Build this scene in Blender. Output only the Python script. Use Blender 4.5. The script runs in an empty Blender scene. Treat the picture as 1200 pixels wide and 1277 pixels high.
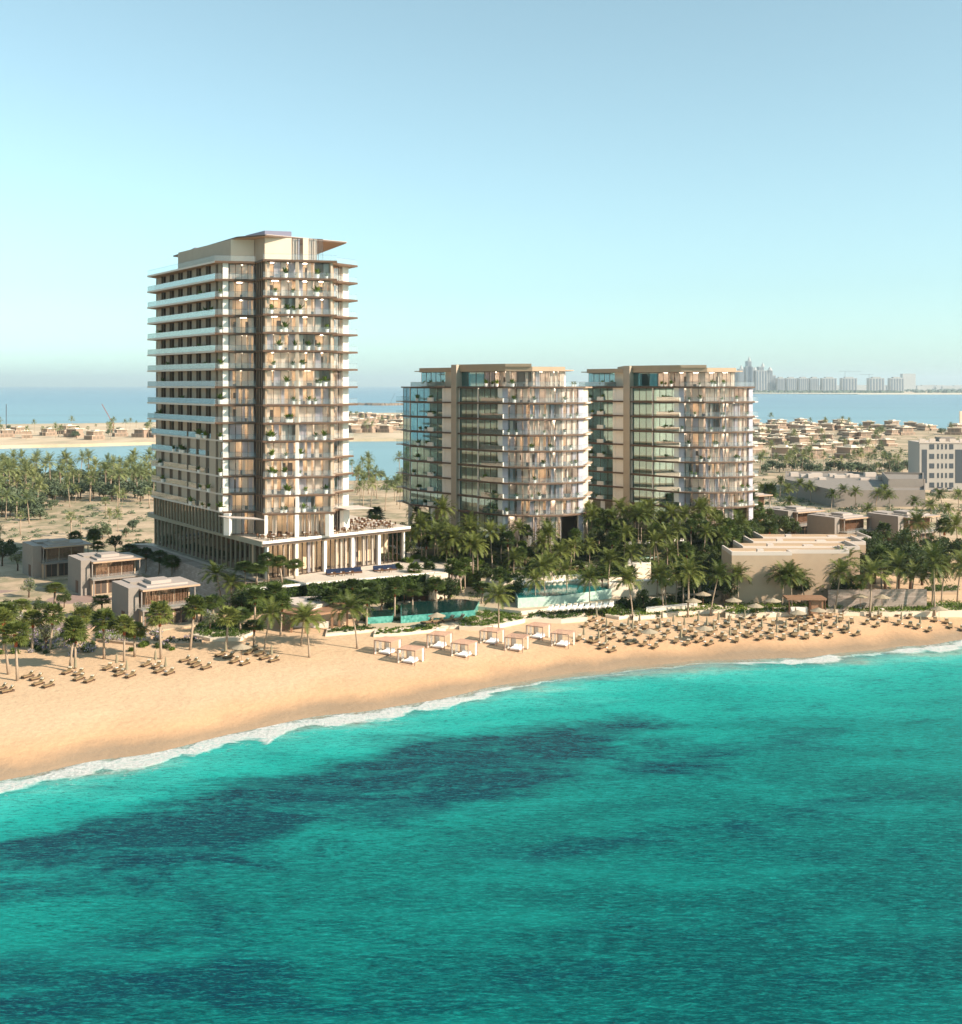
import bpy, bmesh, math, random
from mathutils import Vector, Matrix, noise
scene = bpy.context.scene
col = scene.collection
R = math.radians
# ------------------------------------------------------------------ camera, sky, sun
F, E, CZ = 1400.0, 480.0, 45.0          # focal length in photo pixels, eye-level row, eye height (m)
cd = bpy.data.cameras.new('camera'); cam = bpy.data.objects.new('camera', cd); col.objects.link(cam)
cam.location = (0, 0, CZ); cam.rotation_euler = (R(90), 0, 0)
cd.sensor_width = 36; cd.lens = 36 * F / 1277; cd.shift_y = -(638.5 - E) / 1277
cd.clip_start = 1; cd.clip_end = 120000
scene.camera = cam
SUN_EL, SUN_AZ = 30.0, 115.0             # azimuth measured clockwise from +Y
sdir = Vector((math.sin(R(SUN_AZ)) * math.cos(R(SUN_EL)), math.cos(R(SUN_AZ)) * math.cos(R(SUN_EL)), math.sin(R(SUN_EL))))
world = bpy.data.worlds.new('World'); scene.world = world; world.use_nodes = True
wt = world.node_tree; wt.nodes.clear()
sk = wt.nodes.new('ShaderNodeTexSky'); sk.sky_type = 'NISHITA'; sk.sun_disc = False
sk.sun_elevation = R(SUN_EL); sk.sun_rotation = R(SUN_AZ); sk.air_density = 1.0; sk.dust_density = 0.6; sk.ozone_density = 1.0; sk.altitude = 0
hs = wt.nodes.new('ShaderNodeMix'); hs.data_type = 'RGBA'; hs.blend_type = 'MULTIPLY'; hs.inputs['Factor'].default_value = 1
hs.inputs[7].default_value = (0.68, 0.95, 0.97, 1)
bg = wt.nodes.new('ShaderNodeBackground'); bg.inputs[1].default_value = 0.104
wo = wt.nodes.new('ShaderNodeOutputWorld')
sa = wt.nodes.new('ShaderNodeHueSaturation'); sa.inputs['Saturation'].default_value = 0.52
wt.links.new(sk.outputs[0], sa.inputs['Color']); wt.links.new(sa.outputs[0], hs.inputs[6]); wt.links.new(hs.outputs[2], bg.inputs[0]); wt.links.new(bg.outputs[0], wo.inputs[0])
sl = bpy.data.lights.new('sun', 'SUN'); sl.energy = 4.9; sl.angle = R(0.6); sl.color = (1.0, 0.87, 0.73)
sun = bpy.data.objects.new('sun', sl); col.objects.link(sun); sun.location = (300, 0, 300)
sun.rotation_euler = sdir.to_track_quat('Z', 'Y').to_euler()
scene.view_settings.view_transform = 'Standard'; scene.view_settings.look = 'None'
scene.view_settings.exposure = 0.95; scene.view_settings.gamma = 1
scene.cycles.max_bounces = 6; scene.cycles.transparent_max_bounces = 12; scene.cycles.volume_bounces = 0

# ------------------------------------------------------------------ helpers
def lin(c):
    if isinstance(c, str):
        c = [int(c[i:i + 2], 16) / 255 for i in (0, 2, 4)]
        c = [x / 12.92 if x <= .04045 else ((x + .055) / 1.055) ** 2.4 for x in c]
    return (c[0], c[1], c[2], 1)
class NT:
    def __init__(s, name):
        s.m = bpy.data.materials.new(name); s.m.use_nodes = True; s.t = s.m.node_tree; s.t.nodes.clear()
        s.out = s.t.nodes.new('ShaderNodeOutputMaterial')
    def n(s, typ, **kw):
        x = s.t.nodes.new(typ)
        for k, v in kw.items():
            if k.startswith('i_'):
                x.inputs[int(k[2:]) if k[2:].isdigit() else k[2:].replace('_', ' ')].default_value = v
            else: setattr(x, k, v)
        return x
    def l(s, a, b): s.t.links.new(a, b)
    def ramp(s, fac, stops, interp='LINEAR'):
        r = s.n('ShaderNodeValToRGB'); r.color_ramp.interpolation = interp
        e = r.color_ramp.elements
        while len(e) < len(stops): e.new(.5)
        for el, (p, c) in zip(e, stops): el.position = p; el.color = lin(c) if not isinstance(c, (int, float)) else (c, c, c, 1)
        s.l(fac, r.inputs[0]); return r.outputs[0]
    def mix(s, fac, a, b, mode='MIX'):
        m = s.n('ShaderNodeMix', data_type='RGBA', blend_type=mode)
        for k, v in ((0, fac), (6, a), (7, b)):
            if hasattr(v, 'is_linked'): s.l(v, m.inputs[k])
            elif k == 0: m.inputs[0].default_value = v
            else: m.inputs[k].default_value = lin(v) if not isinstance(v, float) else (v, v, v, 1)
        return m.outputs[2]
    def math(s, op, a, b=0.0, c=None, clamp=False):
        m = s.n('ShaderNodeMath', operation=op, use_clamp=clamp)
        for k, v in enumerate((a, b) if c is None else (a, b, c)):
            if hasattr(v, 'is_linked'): s.l(v, m.inputs[k])
            else: m.inputs[k].default_value = v
        return m.outputs[0]
    def pos(s, scale=(1, 1, 1), rz=0, obj=False):
        mp = s.n('ShaderNodeMapping'); mp.inputs['Scale'].default_value = scale; mp.inputs['Rotation'].default_value = (0, 0, rz)
        src = s.n('ShaderNodeTexCoord').outputs['Object'] if obj else s.n('ShaderNodeNewGeometry').outputs['Position']
        s.l(src, mp.inputs[0]); return mp.outputs[0]
    def noise(s, vec, scale, detail=3, rough=.5, dist=0):
        t = s.n('ShaderNodeTexNoise'); t.inputs['Scale'].default_value = scale; t.inputs['Detail'].default_value = detail
        t.inputs['Roughness'].default_value = rough; t.inputs['Distortion'].default_value = dist
        s.l(vec, t.inputs['Vector']); return t.outputs[0]
    def bump(s, h, strength, dist=.1):
        b = s.n('ShaderNodeBump'); b.inputs['Strength'].default_value = strength; b.inputs['Distance'].default_value = dist
        s.l(h, b.inputs['Height']); return b.outputs[0]
    def bsdf(s, color, rough=.8, normal=None, spec=.3, metal=0):
        p = s.n('ShaderNodeBsdfPrincipled'); p.inputs['Specular IOR Level'].default_value = spec; p.inputs['Metallic'].default_value = metal
        if hasattr(color, 'is_linked'): s.l(color, p.inputs[0])
        else: p.inputs[0].default_value = lin(color)
        if hasattr(rough, 'is_linked'): s.l(rough, p.inputs['Roughness'])
        else: p.inputs['Roughness'].default_value = rough
        if normal is not None: s.l(normal, p.inputs['Normal'])
        return p.outputs[0]
    def done(s, sh): s.l(sh, s.out.inputs[0]); return s.m
def simple(name, c, rough=.7, var=.12, scale=1.5, spec=.3, metal=0, bump=0.0):
    t = NT(name); n = t.noise(t.pos(obj=True), scale, 4)
    f = t.math('MULTIPLY_ADD', n, 2 * var, 1 - var)
    m = t.n('ShaderNodeMix', data_type='RGBA', blend_type='MULTIPLY'); m.inputs[0].default_value = 1
    m.inputs[6].default_value = lin(c); t.l(f, m.inputs[7])
    nb = t.bump(t.noise(t.pos(obj=True), scale * 8, 3), bump, .05) if bump else None
    return t.done(t.bsdf(m.outputs[2], rough, nb, spec, metal))
def leafmat(name, c1, c2, trans=.3):
    t = NT(name); oi = t.n('ShaderNodeObjectInfo'); n = t.noise(t.pos(), .9, 2)
    f = t.math('ADD', t.math('MULTIPLY', oi.outputs['Random'], .7), t.math('MULTIPLY', t.math('SUBTRACT', n, .35), 1.2), clamp=True)
    c = t.mix(f, c1, c2)
    d = t.bsdf(c, .55, None, .25); tr = t.n('ShaderNodeBsdfTranslucent'); t.l(c, tr.inputs[0])
    mx = t.n('ShaderNodeMixShader'); mx.inputs[0].default_value = trans; t.l(d, mx.inputs[1]); t.l(tr.outputs[0], mx.inputs[2])
    return t.done(mx.outputs[0])
def glassmat(name, tint, refl=.22, rough=.02, wavy=.0, gcol=(1, 1, 1), blend=.2):
    t = NT(name); tr = t.n('ShaderNodeBsdfTransparent'); tr.inputs[0].default_value = lin(tint)
    gl = t.n('ShaderNodeBsdfGlossy'); gl.inputs['Roughness'].default_value = rough
    lw = t.n('ShaderNodeLayerWeight'); lw.inputs[0].default_value = blend; gl.inputs[0].default_value = lin(gcol)
    f = t.math('MULTIPLY_ADD', lw.outputs['Fresnel'], 1 - refl, refl, clamp=True)
    if wavy:
        nb = t.bump(t.noise(t.pos(), .35, 2), wavy, .3); t.l(nb, gl.inputs['Normal'])
    mx = t.n('ShaderNodeMixShader'); t.l(f, mx.inputs[0]); t.l(tr.outputs[0], mx.inputs[1]); t.l(gl.outputs[0], mx.inputs[2])
    return t.done(mx.outputs[0])

class MB:
    def __init__(s): s.v = []; s.f = []; s.m = []
    def add(s, vs, fs, m=0):
        o = len(s.v); s.v += [tuple(v) for v in vs]; s.f += [tuple(i + o for i in f) for f in fs]; s.m += [m] * len(fs)
    def quad(s, a, b, c, d, m=0): s.add([a, b, c, d], [(0, 1, 2, 3)], m)
    def prism(s, poly, z0, z1, m=0, top=None):
        n = len(poly); s.add([(p[0], p[1], z0) for p in poly] + [(p[0], p[1], z1) for p in poly],
            [tuple(range(n))[::-1]] + [(i, (i + 1) % n, (i + 1) % n + n, i + n) for i in range(n)], m)
        s.add([(p[0], p[1], z1) for p in poly], [tuple(range(n))], m if top is None else top)
    def box(s, x0, y0, z0, x1, y1, z1, m=0, top=None): s.prism([(x0, y0), (x1, y0), (x1, y1), (x0, y1)], z0, z1, m, top)
    def wall(s, P, Q, z0, z1, o0, o1, m=0, a=0, b=None):
        """box along P->Q, from distance a to b, between outward offsets o0..o1"""
        L = math.hypot(Q[0] - P[0], Q[1] - P[1]); dx, dy = (Q[0] - P[0]) / L, (Q[1] - P[1]) / L; nx, ny = dy, -dx
        if b is None: b = L
        pt = lambda q, o: (P[0] + dx * q + nx * o, P[1] + dy * q + ny * o)
        s.prism([pt(a, o1), pt(b, o1), pt(b, o0), pt(a, o0)], z0, z1, m)
    def tube(s, pts, rad, n=6, m=0, cap=True):
        rings = []
        for i, p in enumerate(pts):
            p = Vector(p); d = (Vector(pts[min(i + 1, len(pts) - 1)]) - Vector(pts[max(i - 1, 0)])).normalized()
            a = d.orthogonal().normalized() if abs(d.z) < .9 else Vector((1, 0, 0)); a = (a - d * a.dot(d)).normalized(); b = d.cross(a)
            r = rad[i] if isinstance(rad, (list, tuple)) else rad
            rings.append([p + (a * math.cos(k * 2 * math.pi / n) + b * math.sin(k * 2 * math.pi / n)) * r for k in range(n)])
        vs = [q for r_ in rings for q in r_]
        fs = [(i * n + k, i * n + (k + 1) % n, (i + 1) * n + (k + 1) % n, (i + 1) * n + k) for i in range(len(pts) - 1) for k in range(n)]
        if cap: fs += [tuple(range(n))[::-1], tuple(range((len(pts) - 1) * n, len(pts) * n))]
        s.add(vs, fs, m)
    def cone(s, c, r0, r1, z0, z1, n=10, m=0):
        s.add([(c[0] + r * math.cos(k * 2 * math.pi / n), c[1] + r * math.sin(k * 2 * math.pi / n), z) for r, z in ((r0, z0), (r1, z1)) for k in range(n)],
              [(k, (k + 1) % n, (k + 1) % n + n, k + n) for k in range(n)] + [tuple(range(n))[::-1], tuple(range(n, 2 * n))], m)
    def build(s, name, mats, parent=None, smooth=False, label=None, kind=None):
        me = bpy.data.meshes.new(name)
        off = parent.location.copy() if (parent is not None and getattr(parent, 'location', None) is not None and not parent.get('_local')) else Vector((0, 0, 0))
        if parent is not None and parent.parent is not None: off = off * 0 + parent.parent.location if not parent.parent.get('_local') else Vector((0, 0, 0))
        vs = s.v if off.length == 0 else [(a - off.x, b - off.y, c - off.z) for a, b, c in s.v]
        me.from_pydata(vs, [], s.f)
        if not isinstance(mats, (list, tuple)): mats = [mats]
        for m in mats: me.materials.append(m)
        if len(mats) > 1: me.polygons.foreach_set('material_index', [min(i, len(mats) - 1) for i in s.m])
        if smooth: me.polygons.foreach_set('use_smooth', [True] * len(s.f))
        me.update()
        o = bpy.data.objects.new(name, me); col.objects.link(o)
        if parent is not None: o.parent = parent
        if label: o['label'] = label
        if kind: o['kind'] = kind
        return o
def wp(name, mat, parent, Pp, Q, z0, z1, o0, o1, a=0, b=None):
    mb = MB(); mb.wall(Pp, Q, z0, z1, o0, o1, 0, a, b); return mb.build(name, M[mat], parent)
def tag(o, label, cat, group=None, kind=None):
    o['label'] = label; o['category'] = cat
    if group: o['group'] = group
    if kind: o['kind'] = kind
    return o
def thing(name, label, cat, loc=(0, 0, 0), rz=0, group=None, local=False):
    o = bpy.data.objects.new(name, None); col.objects.link(o); o.location = loc; o.rotation_euler = (0, 0, rz)
    o.empty_display_size = .5
    tag(o, label, cat, group)
    if local: o['_local'] = 1
    return o
KIDS = {}
def kids(o):
    if o.name not in KIDS: KIDS[o.name] = [c for c in o.children]
    return KIDS[o.name]
USED = set()
def put(proto, loc, rz=0, label=None, group=None, s=1.0, sz=None):
    """first call moves the prototype itself; later calls copy it and each of its parts"""
    ks = kids(proto)
    if proto.name not in USED: USED.add(proto.name); o = proto
    else:
        o = proto.copy(); col.objects.link(o)
        for c in ks:
            d = c.copy(); col.objects.link(d); d.parent = o
            for g in kids(c): e = g.copy(); col.objects.link(e); e.parent = d
    o.location = loc; o.rotation_euler = (0, 0, rz); o.scale = (s, s, sz if sz else s)
    if label: o['label'] = label
    if group: o['group'] = group
    return o
ORDS = 'zeroth first second third fourth fifth sixth seventh eighth ninth tenth eleventh twelfth thirteenth fourteenth fifteenth sixteenth seventeenth eighteenth nineteenth twentieth'.split()
def od(n):
    if n < len(ORDS): return ORDS[n]
    return '%d%s' % (n, 'th' if 10 <= n % 100 <= 20 else {1: 'st', 2: 'nd', 3: 'rd'}.get(n % 10, 'th'))
def smooth(a, b, x):
    t = min(1, max(0, (x - a) / (b - a))); return t * t * (3 - 2 * t)
def interp(tab, x):
    if x <= tab[0][0]: return tab[0][1]
    for (a, p), (b, q) in zip(tab, tab[1:]):
        if x <= b: return p + (q - p) * (x - a) / (b - a)
    return tab[-1][1]
def W(px, D): return ((px - 600) * D / F, D)                       # plan point from bearing and distance
def G(px, py, z=0.0):
    D = (CZ - z) * F / (py - E); return ((px - 600) * D / F, D)
# shoreline
SH = [(-1400, -330), (-260, 40), (-120, 96)] + sorted(G(*p) for p in [(0, 977), (60, 962), (130, 947), (220, 934), (280, 915), (340, 905), (400, 894), (480, 884), (560, 868), (640, 852), (700, 842), (760, 833), (850, 826), (930, 822), (990, 820), (1050, 815), (1120, 808), (1160, 803), (1200, 797)]) + [(150, 222), (300, 262), (900, 420)]
def ys(x):
    s = 0
    for d in (-4, -2, 0, 2, 4): s += interp(SH, x + d)
    return s / 5 + .5 * math.sin(x * .21) + .3 * math.sin(x * .53 + 1)
YB = [(-600, 470), (-330, 495), (-216, 505), (-100, 498), (-20, 505), (10, 530), (200, 1350), (300, 1290), (400, 1130), (500, 1010), (900, 900)]
def h(x, y):
    t = y - ys(x)
    b = -.25 + .085 * t if t < 0 else 0
    if t >= 0: b = 3.0 * (1 - math.exp(-t / 17)) + .04 * min(t, 6) - .02
    k = smooth(222, 246, y) * (1 - smooth(300, 345, y)) * smooth(-22, -8, x) * (1 - smooth(36, 48, x - .42 * (y - 214)))
    b += 6.6 * k
    if t > 12: b += .16 * noise.noise(Vector((x * .06, y * .06, 1))) + (.5 * noise.noise(Vector((x * .02, y * .02, 7))) if y > 270 else 0)
    return b
def P(px, py, dz=0):
    """ground point seen at a photo position, by marching along the view ray over the terrain"""
    D = 118.0
    while D < 2500:
        x = (px - 600) * D / F
        if CZ - (py - E) * D / F <= h(x, D): break
        D += .25
    return (x, D, h(x, D) + dz)
# ------------------------------------------------------------------ materials
M = {}
M['concrete'] = simple('concrete', '857b71', .85, .10, .8, bump=.2)
M['slab_edge'] = simple('slab_edge', 'c9bcae', .6, .05)
M['slab_bronze'] = simple('slab_bronze', '5f4939', .5, .08)
M['soffit'] = simple('soffit', 'a98c72', .7, .05)
M['white_stone'] = simple('white_stone', 'e6dccf', .7, .06, .6)
M['cream'] = simple('cream_wall', 'd3c2ab', .8, .07, .5, bump=.1)
M['sandstone'] = simple('sandstone', 'ad957c', .85, .10, .6, bump=.2)
M['taupe'] = simple('taupe_panel', 'ab9a86', .7, .08, .5)
M['dark_taupe'] = simple('dark_taupe', '7d6c5b', .7, .08, .5)
M['roof_white'] = simple('roof_white', 'c3b4a7', .8, .06, .4)
M['bronze'] = simple('bronze_metal', '4a3b30', .4, .05, spec=.5)
M['olive'] = simple('olive_metal', '8c8672', .5, .06, spec=.5)
M['grey_metal'] = simple('grey_metal', '43484d', .4, .05, spec=.5)
M['timber'] = simple('timber', '8f6c52', .6, .2, 3)
M['timber_dark'] = simple('timber_dark', '5a3d2a', .6, .2, 3)
def clothmat(name, c):
    t = NT(name); d = t.bsdf(c, .9); tr = t.n('ShaderNodeBsdfTranslucent'); tr.inputs[0].default_value = lin(c); m = t.n('ShaderNodeMixShader'); m.inputs[0].default_value = .4; t.l(d, m.inputs[1]); t.l(tr.outputs[0], m.inputs[2]); return t.done(m.outputs[0])
M['curtain'] = clothmat('curtain', 'efe4d8')
M['curtain_grey'] = clothmat('curtain_grey', 'd0cbd2')
M['interior'] = simple('interior_wall', 'e6cfb0', .9, .15, .5)
M['interior2'] = simple('interior_wall_pale', 'e8ded6', .9, .10, .5)
M['furn'] = simple('furniture_dark', '4a4038', .8, .3, 2)
M['glass'] = glassmat('clear_glass', (.94, .94, .93), .02, .02, 0, (1, 1, 1), .12)
M['glass_left'] = glassmat('reflection_tint_glass', (.40, .60, .61), .36, .04, .0, (.74, .97, 1.0))  # teal tint and gloss colour stand in for the reflected sea
M['glass_brown'] = glassmat('bronze_glass_reflection_tint', (.58, .48, .40), .36, .03, 0, (1, .88, .76))  # brown glass; golden reflections painted in through the warm gloss colour
t = NT('railing_glass'); tr = t.n('ShaderNodeBsdfTransparent'); tr.inputs[0].default_value = (.95, .97, .97, 1)
pb = t.bsdf('e4e6e6', .15, None, .5); gl = t.n('ShaderNodeBsdfGlossy'); gl.inputs['Roughness'].default_value = .03
m1 = t.n('ShaderNodeMixShader'); m1.inputs[0].default_value = .045; t.l(tr.outputs[0], m1.inputs[1]); t.l(pb, m1.inputs[2])
m2 = t.n('ShaderNodeMixShader'); m2.inputs[0].default_value = .03; t.l(m1.outputs[0], m2.inputs[1]); t.l(gl.outputs[0], m2.inputs[2])
M['railing'] = t.done(m2.outputs[0])
t = NT('railing_reflection_tint'); tr = t.n('ShaderNodeBsdfTransparent'); tr.inputs[0].default_value = (.5, .6, .6, 1)
pb = t.bsdf('9fc0bd', .12, None, .5); gl = t.n('ShaderNodeBsdfGlossy'); gl.inputs['Roughness'].default_value = .03  # teal of the reflected sea painted into the left railing glass
m1 = t.n('ShaderNodeMixShader'); m1.inputs[0].default_value = .22; t.l(tr.outputs[0], m1.inputs[1]); t.l(pb, m1.inputs[2])
m2 = t.n('ShaderNodeMixShader'); m2.inputs[0].default_value = .40; t.l(m1.outputs[0], m2.inputs[1]); t.l(gl.outputs[0], m2.inputs[2])
M['railing_l'] = t.done(m2.outputs[0])
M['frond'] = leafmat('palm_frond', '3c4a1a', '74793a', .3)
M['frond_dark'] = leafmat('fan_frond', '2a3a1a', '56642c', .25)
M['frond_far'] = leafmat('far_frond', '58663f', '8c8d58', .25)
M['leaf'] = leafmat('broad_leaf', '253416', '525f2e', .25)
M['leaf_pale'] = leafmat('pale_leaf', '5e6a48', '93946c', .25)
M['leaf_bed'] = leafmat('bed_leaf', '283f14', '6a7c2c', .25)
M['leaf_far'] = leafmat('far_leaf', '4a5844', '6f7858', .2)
M['flower'] = leafmat('mauve_flower', '9a86a6', 'd9c6d6', .3)
M['cabana_wood'] = simple('cabana_wood', 'a88672', .7, .15, 3)
M['villa_roof'] = simple('villa_roof', 'a3968c', .8, .12, .5)
M['trunk'] = simple('palm_bark', '9b8772', .9, .2, 6, bump=.4)
M['trunk_red'] = simple('fibrous_bark', '8a4a2c', .9, .25, 6, bump=.4)
M['trunk_brown'] = simple('brown_bark', '5c4a3a', .9, .2, 4, bump=.4)
M['wicker'] = M.get('x') or simple('wicker_frame', '503a2b', .7, .2, 8)
M['cushion'] = simple('cushion', '8c7352', .9, .08, 3)
M['cushion_white'] = simple('white_cushion', 'eeeae4', .9, .05, 3)
M['canvas'] = simple('parasol_canvas', '857a62', .9, .08, 2)
M['canvas_open'] = simple('open_canvas', '9c8d76', .9, .06, 2)
M['blue'] = simple('navy_cushion', '1c2840', .8, .1, 2)
M['violet'] = simple('violet_grey_panel', '7d7a89', .6, .04)
M['moss'] = simple('moss_backing', '27331a', .9, .3, 2)
M['pillow'] = simple('pale_pillow', 'cdbfa6', .9, .05, 3)
t = NT('lamp_glow'); em = t.n('ShaderNodeEmission'); em.inputs[0].default_value = (1, .83, .64, 1); em.inputs[1].default_value = 13.0; M['lamp'] = t.done(em.outputs[0])
M['pot'] = simple('white_pot', 'e8e2d8', .6, .05)
M['sheer'] = glassmat('sheer', (.7, .66, .62), .0)
t = NT('sheer_curtain'); tr = t.n('ShaderNodeBsdfTransparent'); dd = t.bsdf('e6dcd0', .9); m1 = t.n('ShaderNodeMixShader'); m1.inputs[0].default_value = .55
t.l(tr.outputs[0], m1.inputs[1]); t.l(dd, m1.inputs[2]); M['sheer'] = t.done(m1.outputs[0])
def stonewall(name, c1, c2, sx=1.2, sz=.35):
    t = NT(name); b = t.n('ShaderNodeTexBrick'); b.inputs['Scale'].default_value = 1
    b.inputs['Brick Width'].default_value = sx; b.inputs['Row Height'].default_value = sz; b.inputs['Mortar Size'].default_value = .02
    mp = t.n('ShaderNodeMapping'); g = t.n('ShaderNodeNewGeometry'); se = t.n('ShaderNodeSeparateXYZ'); cb = t.n('ShaderNodeCombineXYZ')
    t.l(g.outputs['Position'], se.inputs[0]); t.l(t.math('SUBTRACT', t.math('MULTIPLY', se.outputs[0], .8), t.math('MULTIPLY', se.outputs[1], .8)), cb.inputs[0]); t.l(se.outputs[2], cb.inputs[1])
    t.l(cb.outputs[0], b.inputs['Vector']); b.inputs['Color1'].default_value = lin(c1); b.inputs['Color2'].default_value = lin(c2)
    b.inputs['Mortar'].default_value = lin([x * .6 for x in lin(c1)[:3]])
    return t.done(t.bsdf(b.outputs[0], .9, t.bump(b.outputs['Fac'], .3, -.03)))
M['stonewall'] = stonewall('stone_courses', 'a8978a', '8f7f72')
def tiles(name, c1, c2, s=.3, rough=.2):
    t = NT(name); v = t.n('ShaderNodeTexVoronoi'); v.inputs['Scale'].default_value = 1 / s; t.l(t.pos(), v.inputs['Vector'])
    sp = t.n('ShaderNodeSeparateColor'); t.l(v.outputs['Color'], sp.inputs[0])
    return t.done(t.bsdf(t.mix(sp.outputs[0], c1, c2), rough, None, .5))
M['pool_tile'] = tiles('pool_tile', '35796f', '63a698', .35)
M['pool_pale'] = tiles('pale_pool_tile', '9db5a6', 'b3c6b6', .5)
t = NT('pool_water'); M['pool_water'] = t.done(t.bsdf('1d6f6c', .05, t.bump(t.noise(t.pos(), 1.8, 3), .25, .1), .5))
t = NT('dark_pool_water'); M['pool_dark'] = t.done(t.bsdf('12302d', .05, t.bump(t.noise(t.pos(), 1.8, 3), .25, .1), .5))
def paving(name, c1, c2, s=.8):
    t = NT(name); b = t.n('ShaderNodeTexBrick'); b.inputs['Scale'].default_value = 1 / s; b.inputs['Mortar Size'].default_value = .02
    t.l(t.pos(), b.inputs['Vector']); b.inputs['Color1'].default_value = lin(c1); b.inputs['Color2'].default_value = lin(c2); b.inputs['Mortar'].default_value = lin([x * .7 for x in lin(c1)[:3]])
    return t.done(t.bsdf(t.mix(t.noise(t.pos(), .3, 4), b.outputs[0], t.mix(1.0, b.outputs[0], .75, 'MULTIPLY')), .8))
M['deck'] = paving('deck_paving', 'cbb698', 'bda586')
M['pave_pink'] = paving('pink_paving', 'a58b7e', '9b8074', 1.2)
M['terrace_floor'] = paving('terrace_floor', 'd7c8b6', 'cbbba8', 1.0)
M['asphalt'] = simple('asphalt', '4f4c4a', .9, .15, .4)
# sand (ground)
t = NT('sand')
a = t.n('ShaderNodeAttribute', attribute_name='shore'); ap = t.pos()
n1 = t.noise(ap, .05, 5, .6); n2 = t.noise(ap, 1.6, 4, .6); n3 = t.noise(t.pos((.04, .25, .1)), 1, 4)
c = t.mix(n1, 'be9a77', 'cbac8a'); c = t.mix(t.math('MULTIPLY', n3, .45), c, 'd0b592')
c = t.mix(t.math('MULTIPLY', t.math('SUBTRACT', n2, .42), 1.6, clamp=True), c, t.mix(1.0, c, .66, 'MULTIPLY'))
ft = t.noise(t.pos((1, 1.3, 1)), 4.5, 3, .6); c = t.mix(t.math('MULTIPLY', t.math('SUBTRACT', ft, .58), 4.0, clamp=True), c, t.mix(1.0, c, .72, 'MULTIPLY'))
sh = a.outputs['Fac']
w = t.math('ADD', sh, t.math('MULTIPLY', t.math('SUBTRACT', t.noise(ap, .12, 3), .5), 7))
wet = t.math('SUBTRACT', 1.0, t.math('DIVIDE', t.math('SUBTRACT', w, 2.0), 4.5, clamp=True), clamp=True)
damp = t.math('SUBTRACT', 1.0, t.math('DIVIDE', t.math('SUBTRACT', w, 2.0), 13, clamp=True), clamp=True)
c = t.mix(t.math('MULTIPLY', damp, .65), c, 'c38e60'); c = t.mix(t.math('MULTIPLY', wet, .88), c, '8d7a64')
# scrub soil inland
inl = t.math('DIVIDE', t.math('SUBTRACT', sh, 75), 30, clamp=True)
sc = t.mix(t.ramp(t.noise(ap, .07, 6, .7), [(.42, 'b39f84'), (.52, 'cdb997'), (.62, '8d8364')]), 'c8b79c', 'c8b79c') if False else t.ramp(t.noise(ap, .06, 6, .7), [(.36, 'c0a98c'), (.48, 'ab957b'), (.56, '857d60'), (.62, 'a9977c'), (.72, 'bfa98d')])
c = t.mix(inl, c, sc)
plant = t.n('ShaderNodeAttribute', attribute_name='garden').outputs['Fac']
gd = t.ramp(t.noise(ap, .25, 5, .7), [(.4, '4a4632'), (.55, '3c4424'), (.66, '77684c')])
c = t.mix(t.math('GREATER_THAN', t.math('ADD', plant, t.math('MULTIPLY', t.math('SUBTRACT', t.noise(ap, .35, 3), .5), .5)), .5), c, gd)
rgh = t.math('SUBTRACT', .95, t.math('MULTIPLY', wet, .6))
M['sand'] = t.done(t.bsdf(c, rgh, t.bump(t.math('ADD', t.noise(ap, 1.1, 6, .65), t.math('MULTIPLY', t.noise(ap, .2, 3), 1.5)), .5, .3), .25))
t = NT('far_sand'); ap = t.pos(); c = t.ramp(t.noise(ap, .012, 6, .7), [(.35, 'cbb79b'), (.5, 'bda78a'), (.6, 'a0947a'), (.72, 'cfbfa4')]); M['far_sand'] = t.done(t.bsdf(c, .95))
M['white_sand'] = simple('pale_sand', 'dccdb4', .95, .08, .01)
# near sea
t = NT('sea_water'); sh = t.n('ShaderNodeAttribute', attribute_name='shore').outputs['Fac']; d = t.math('MULTIPLY', sh, -1.0)
weed = t.n('ShaderNodeAttribute', attribute_name='weed').outputs['Fac']; fw = t.n('ShaderNodeAttribute', attribute_name='foamw').outputs['Fac']
ap = t.pos(); wob = t.math('MULTIPLY', t.math('SUBTRACT', t.noise(t.pos((.5, 1, 1)), .07, 6, .65), .5), 45)
dd = t.math('DIVIDE', t.math('ADD', d, wob), 90, clamp=True)
c = t.ramp(dd, [(0, 'b3d3c2'), (.03, '86dccf'), (.09, '45d2c6'), (.2, '1abcb2'), (.4, '049c95'), (.65, '007f7c'), (1, '006265')])
nn = t.noise(t.pos((.5, 1.1, 1), .15), .13, 9, .72, .6)
wf = t.math('MULTIPLY', t.math('SUBTRACT', t.math('ADD', weed, t.math('MULTIPLY', t.math('SUBTRACT', nn, .5), 3.6)), .24), 1.35, clamp=True)
c = t.mix(t.math('MULTIPLY', wf, t.math('MULTIPLY_ADD', t.noise(t.pos((.4, 1.2, 1)), .8, 6, .7), 1.2, .42, True)), c, '004258')
rip = t.noise(t.pos((.36, 1.5, 1), .08), 1.9, 8, .74, .5)
rip2 = t.noise(t.pos((.5, 2.0, 1), -.1), 4.5, 4, .6)
rr = t.math('MULTIPLY', t.math('SUBTRACT', t.math('MULTIPLY_ADD', rip2, .35, t.math('MULTIPLY', rip, .65)), .50), 5.0)  # light and dark sides of ripples, painted into the water colour below
c = t.mix(t.math('MULTIPLY', t.math('MAXIMUM', t.math('MULTIPLY', rr, -1.0), 0.0), 1.35, clamp=True), c, '003e48')
c = t.mix(t.math('MULTIPLY', t.math('MAXIMUM', rr, 0.0), .7, clamp=True), c, '22d2c6')
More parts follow.
